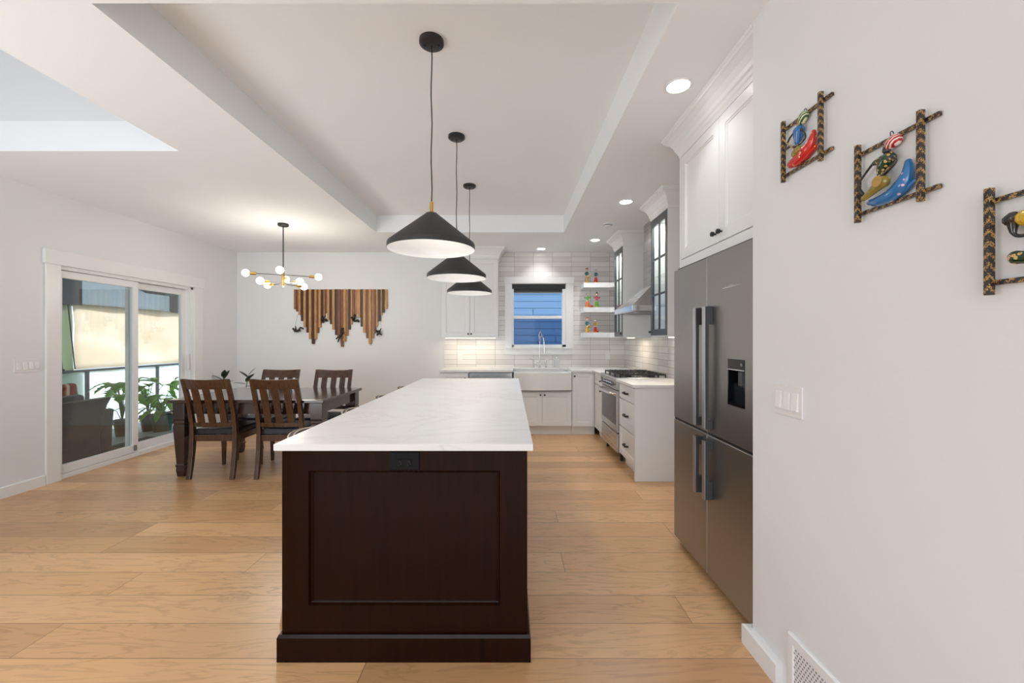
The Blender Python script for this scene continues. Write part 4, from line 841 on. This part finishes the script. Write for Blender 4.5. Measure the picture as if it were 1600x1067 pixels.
mb = MB(); mb.tube([(fx, fy, 1.34), (fx-.01, fy, 1.42), (fx+.012, fy-.01, 1.47), (fx+.03, fy-.03, 1.41)], .007, 8); mb.build('hose', 'chrome', fc, smooth=True)
sp = thing('soap_dispenser', 'clear white square soap dispenser beside the faucet', 'dispenser', (.715, 6.28, ZT))
MB().box(.672, .758, 6.25, 6.31, ZT, 1.045).build('bottle', 'soap', sp, bevel=.008)
mb = MB(); mb.tube([(.715, 6.28, 1.045), (.715, 6.28, 1.085)], .008, 10); mb.tube([(.715, 6.28, 1.083), (.715, 6.24, 1.08)], .005, 8); mb.build('pump', 'chrome', sp, smooth=True)
def outlet(x, z, label):
    t_ = thing('wall_outlet', label, 'outlet', (x, YB-.008, z)); MB().box(-.035, .035, -.006, 0, -.058, .058).build('plate', 'plate', t_, world=False, bevel=.002)
    mb = MB()
    for dz in (-.022, .022): mb.box(-.014, .014, -.008, -.006, dz-.014, dz+.014)
    mb.build('socket', 'vinyl', t_, world=False)
outlet(-.79, 1.085, 'white wall outlet under the wall cabinet left of the window'); outlet(1.535, 1.09, 'white wall outlet under the floating shelves')

# ---------------------------------------------------------------- refrigerator
fr = thing('refrigerator', 'dark stainless four door refrigerator with water dispenser', 'refrigerator', (1.45, 2.27, 0)); RX = 1.09; r0, r1, rm = 1.8175, 2.7225, 2.27
MB().box(RX+.072, XR-.02, r0+.005, r1-.005, .045, 1.785).build('body', 'dark_steel', fr)
MB().box(RX+.03, XR-.05, r0, r1+.01, 1.786, 1.8115).build('gap_shade_strip', 'black', fr)  # black filler painting in the shade of the gap above the doors
MB().box(RX+.08, XR-.05, r0+.02, r1-.02, 0, .045).build('base_grille', 'black', fr)
def rdoor(y0, y1, z0, z1, cut=None):
    mb = MB()
    if not cut: mb.box(RX, RX+.068, y0, y1, z0, z1)
    else:
        cy0, cy1, cz0, cz1 = cut; mb.box(RX, RX+.068, y0, cy0, z0, z1); mb.box(RX, RX+.068, cy1, y1, z0, z1); mb.box(RX, RX+.068, cy0, cy1, z0, cz0); mb.box(RX, RX+.068, cy0, cy1, cz1, z1); mb.box(RX+.06, RX+.068, cy0, cy1, cz0, cz1)
    return mb.build('door', 'fridge_steel', fr, bevel=.0 if cut else .004)
g = .003; d1 = rdoor(rm+g, r1, .832, 1.795); d2 = rdoor(r0, rm-g, .832, 1.795, (1.90, 2.052, 1.017, 1.246)); d3 = rdoor(rm+g, r1, .047, .818); d4 = rdoor(r0, rm-g, .047, .818)
MB().box(RX+.004, RX+.06, rm-g, rm+g, .047, 1.79).build('door_seal', 'light_steel', fr); MB().box(RX+.006, RX+.06, r0, r1, .818, .832).build('seal', 'black', fr)
def handle(par, y, z0, z1, m0, m1):
    mb = MB(); hx_ = RX-.045; mb.box(hx_+.003, hx_+.020, y-.016, y+.016, z0, z1); mb.box(hx_+.020, RX-.0005, y-.016, y+.016, z0, z0+m0); mb.box(hx_+.020, RX-.0005, y-.016, y+.016, z1-m1, z1); h_ = mb.build('handle', 'handle_gray', par, bevel=.002)
    MB().box(hx_, hx_+.003, y-.016, y+.016, z0, z1).build('handle_face', 'satin', h_)
handle(d1, 2.328, .86, 1.52, .045, .095); handle(d2, 2.216, .86, 1.52, .045, .095); handle(d3, 2.328, .48, .795, .095, .045); handle(d4, 2.216, .48, .795, .095, .045)
ds = MB(); ds.box(RX-.001, RX+.06, 1.902, 1.91, 1.019, 1.244); ds.box(RX-.001, RX+.06, 2.042, 2.05, 1.019, 1.244); ds.box(RX-.001, RX+.06, 1.91, 2.042, 1.019, 1.035); ds.box(RX-.001, RX+.06, 1.91, 2.042, 1.197, 1.244); ds.box(RX+.05, RX+.06, 1.91, 2.042, 1.035, 1.197)
ds = ds.build('dispenser', 'gloss_black', d2)
MB().box(RX-.002, RX+.001, 1.905, 2.047, 1.193, 1.197).build('trim_strip', 'light_steel', ds)
MB().box(RX+.012, RX+.03, 1.945, 1.985, 1.115, 1.19).build('paddle', 'dark_steel', ds, bevel=.006)
MB().lathe([(.002, -.003), (.008, -.003), (.008, 0)], (RX-.001, 1.925, 1.222), 14, ax='x').build('button', 'gray_plastic', ds)
MB().box(RX-.0012, RX+.001, 1.945, 2.10, 1.602, 1.606).build('logo_strip', 'light_steel', d2)
MB().box(RX-.0012, RX+.001, 2.0, 2.04, 1.610, 1.613).build('logo_strip', 'light_steel', d2)
# surround
ov = thing('fridge_cabinet', 'tall white two door cabinet above the refrigerator', 'cabinet', (1.47, 2.25, 1.82)); OX = 1.14
MB().box(OX+.02, XR-.01, 1.79, 2.735, 1.83, 2.57).build('carcass', 'cab', ov)
MB().box(OX, XR-.009, 2.735, 2.755, 0, 2.57).build('gable', 'cab', ov)
MB().box(OX, OX+.02, 1.79, 2.735, 1.812, 1.870).build('rail', 'cab', ov)
for a, b, ky in ((1.79, 2.234, 2.205), (2.238, 2.732, 2.268)):
    mb = MB(); mb.frame((OX+.02, 0, 0), (0, 1, 0), (-1, 0, 0)); mb.shaker(a, b, 1.876, 2.555, st=.062); dd = mb.build('door', 'cab', ov); knob(dd, (OX, ky, 1.925), (-1, 0, 0), .014)
crown([(OX+.015, 1.785), (OX+.015, 2.755), (XR-.009, 2.755)], h=.16).build('crown', 'cab', ov)

# ---------------------------------------------------------------- near right wall: switches, grille, wall art
def rocker(cx_, cy_, cz_, n, sgn, label):   # sgn -1: faces -x, +1: faces +x
    t_ = thing('light_switch', label, 'switch', (cx_, cy_, cz_)); wd_ = .046*n+.025
    def bx(d0, d1, y0, y1, z0, z1): return (min(sgn*d0, sgn*d1), max(sgn*d0, sgn*d1), y0, y1, z0, z1)
    MB().box(*bx(0, .006, -wd_/2, wd_/2, -.058, .058)).build('plate', 'plate', t_, world=False, bevel=.002)
    for i in range(n):
        y = (i-(n-1)/2)*.046; mb = MB(); a = sgn
        mb.rings([[(a*.006, y-.016, -.033), (a*.006, y+.016, -.033), (a*.006, y+.016, .033), (a*.006, y-.016, .033)], [(a*.013, y-.015, -.032), (a*.013, y+.015, -.032), (a*.0075, y+.015, .032), (a*.0075, y-.015, .032)]]); mb.build('rocker', 'vinyl', t_, world=False)
    return t_
rocker(XN, 1.553, 1.11, 3, -1, 'white three rocker switch plate on the near right wall')
rocker(XL, 3.65, 1.11, 4, 1, 'white four rocker switch plate left of the sliding door')
gr = thing('return_grille', 'white perforated air return grille low on the near right wall', 'vent', (XN, 1.33, .12))
mb = MB(); mb.frame((XN, 0, 0), (0, 1, 0), (-1, 0, 0)); a0, a1 = 1.10, 1.545
mb.lofty([(a0, .0, a1, .243, 0), (a0, .0, a1, .243, .006), (a0+.004, .004, a1-.004, .239, .010), (a0+.028, .028, a1-.028, .212, .010), (a0+.03, .03, a1-.03, .210, .004)]); mb.build('frame', 'trim', gr)
mb = MB()
for i in range(27):
    for j in range(13):
        y = a0+.037+i*.0142+(.007 if j % 2 else 0); z = .038+j*.0132; mb.box(XN-.0046, XN-.004, y-.003, y+.003, z-.003, z+.003)
mb.build('perforation', 'gray_plastic', gr, )['kind'] = 'stuff'

def artframe(cyy, czz, label):
    t_ = thing('relief_art', label, 'wall art', (XN, cyy, czz), 0, 'painted reliefs on the near right wall')
    def P(u, v, d): return (-d, -u, v)
    def bar(u0, u1, v0, v1, d0, d1, nm): 
        MB().box(-d1, -d0, -u1, -u0, v0, v1).build(nm, 'gold_vine', t_, world=False, bevel=.0015)
    for u in (-.0935, .0935): bar(u-.006, u+.006, -.1155, .1155, .012, .026, 'vertical_bar')
    for v in (-.0885, .0885): bar(-.105, .130, v-.0055, v+.0055, .002, .012, 'horizontal_bar')
    return t_, P
def mp2(x, y):   # measured layout on the middle relief
    yt = 440-.506*(x-155); yb_ = 950-.333*(x-170); return (x-388)/515*.187, .0885-.177*(y-yt)/(yb_-yt)
def mp1(x, y):
    yt = 465-.738*(x-190); yb_ = 940-.6*(x-190); return (x-348)/353*.187, .0885-.177*(y-yt)/(yb_-yt)
def limb(t_, P, name, mp, pts, rr, mat, d=.016, n=10, squash=None):
    mb = MB(); ps = []
    for i, (x, y) in enumerate(pts): u, v = mp(x, y); dd = d[i] if isinstance(d, list) else d; ps.append(P(u, v, dd))
    # smooth path
    q_ = []; rq = []
    rs = rr if isinstance(rr, list) else [rr]*len(ps)
    for i in range(len(ps)-1):
        p0 = Vector(ps[max(i-1, 0)]); p1 = Vector(ps[i]); p2 = Vector(ps[i+1]); p3 = Vector(ps[min(i+2, len(ps)-1)])
        for k_ in range(5):
            s = k_/5; q_.append(.5*((2*p1)+(p2-p0)*s+(2*p0-5*p1+4*p2-p3)*s*s+(3*p1-p0-3*p2+p3)*s**3)); rq.append(rs[i]+(rs[i+1]-rs[i])*s)
    q_.append(Vector(ps[-1])); rq.append(rs[-1])
    # rounded ends
    mb.tube(q_, rq, n); mb.ball(q_[0], rq[0], 10); mb.ball(q_[-1], rq[-1], 10)
    return mb.build(name, mat, t_, world=False, smooth='all')
# middle relief
t_, P = artframe(1.127, 1.804, 'wall relief of a drummer with red turban and blue trousers')
limb(t_, P, 'trousers', mp2, [(550, 530), (545, 620), (510, 720), (430, 800), (330, 850), (240, 865)], [.008, .013, .020, .019, .016, .009], 's_blue', .016)
limb(t_, P, 'coat_tail', mp2, [(430, 830), (520, 760), (615, 668)], [.010, .009, .003], 's_blue', .012)
limb(t_, P, 'tunic', mp2, [(400, 495), (360, 560), (338, 650)], [.019, .016, .008], 's_green', .018)
limb(t_, P, 'shoulder', mp2, [(290, 525), (360, 495), (440, 475)], [.008, .013, .008], 's_green', .018)
limb(t_, P, 'arm', mp2, [(285, 525), (210, 620), (148, 715), (185, 795)], [.0035, .003, .003, .006], 'p_skin', .022)
limb(t_, P, 'arm', mp2, [(445, 480), (485, 515), (430, 590), (335, 668)], [.0035, .003, .003, .007], 'p_skin', .026)
limb(t_, P, 'drum', mp2, [(235, 835), (330, 755), (405, 690)], [.007, .012, .0165], 's_drum', .034)
u, v = mp2(405, 690); MB().lathe([(.002, 0), (.0145, 0), (.0145, .003), (.002, .003)], (-.0535, -u, v), 20, ax='x').build('drum_head', 'p_gold', t_, world=False, smooth=True)
limb(t_, P, 'head', mp2, [(392, 385), (385, 420)], [.009, .010], 'p_skin', .018)
limb(t_, P, 'turban', mp2, [(420, 365), (455, 335)], [.015, .017], 'turban_red', .018)
limb(t_, P, 'hanging_hook', mp2, [(400, 300), (398, 268), (412, 255), (425, 275)], .0013, 'p_skin', .012)
# left relief
t_, P = artframe(1.460, 2.052, 'wall relief of a flute player with green turban and red trousers, closest to the fridge')
limb(t_, P, 'trousers', mp1, [(460, 520), (440, 620), (400, 700), (320, 790), (250, 835)], [.007, .014, .022, .020, .015], 's_red', .016)
limb(t_, P, 'coat_tail', mp1, [(380, 770), (440, 700), (500, 640)], [.010, .009, .003], 's_red', .012)
limb(t_, P, 'tunic', mp1, [(330, 500), (320, 560), (312, 635)], [.019, .015, .007], 'p_blue', .018)
limb(t_, P, 'arm', mp1, [(285, 525), (245, 580), (200, 690), (250, 655)], [.0035, .003, .003, .005], 'p_skin', .022)
limb(t_, P, 'arm', mp1, [(370, 480), (412, 560), (370, 625), (300, 665)], [.0035, .003, .003, .006], 'p_skin', .026)
limb(t_, P, 'flute', mp1, [(195, 580), (260, 640), (345, 715)], .0022, 'p_gold', .030)
limb(t_, P, 'pot', mp1, [(310, 735), (350, 690)], [.012, .014], 's_drum', .026)
limb(t_, P, 'head', mp1, [(332, 440), (340, 415)], [.009, .010], 'p_gold', .018)
limb(t_, P, 'turban', mp1, [(360, 400), (378, 355)], [.014, .017], 'turban_green', .018)
limb(t_, P, 'hanging_hook', mp1, [(362, 320), (365, 292), (378, 285), (388, 305)], .0015, 'p_skin', .012)
# right relief, cut by the photo edge
t_, P = artframe(.792, 1.552, 'wall relief with yellow tunic figure, rightmost, cut by the photo edge')
def mp3(u, v): return u, v
limb(t_, P, 'tunic', mp3, [(-.030, .034), (-.012, .034), (.01, .03)], [.017, .020, .018], 's_yellow', .018)
limb(t_, P, 'arm', mp3, [(-.052, .036), (-.050, .005), (-.025, -.002), (.02, 0)], [.012, .004, .0035, .003], 'p_skin', .018)
limb(t_, P, 'head', mp3, [(-.056, .036), (-.050, .040)], .012, 'p_skin', .02)
limb(t_, P, 'trousers', mp3, [(.02, .01), (.035, -.03), (.01, -.06), (-.02, -.065)], [.012, .02, .02, .012], 's_red', .016)
limb(t_, P, 'drum', mp3, [(-.036, -.045), (-.012, -.05)], [.014, .012], 's_green', .030)
limb(t_, P, 'turban', mp3, [(.03, .045), (.04, .055)], [.016, .014], 'turban_red', .018)
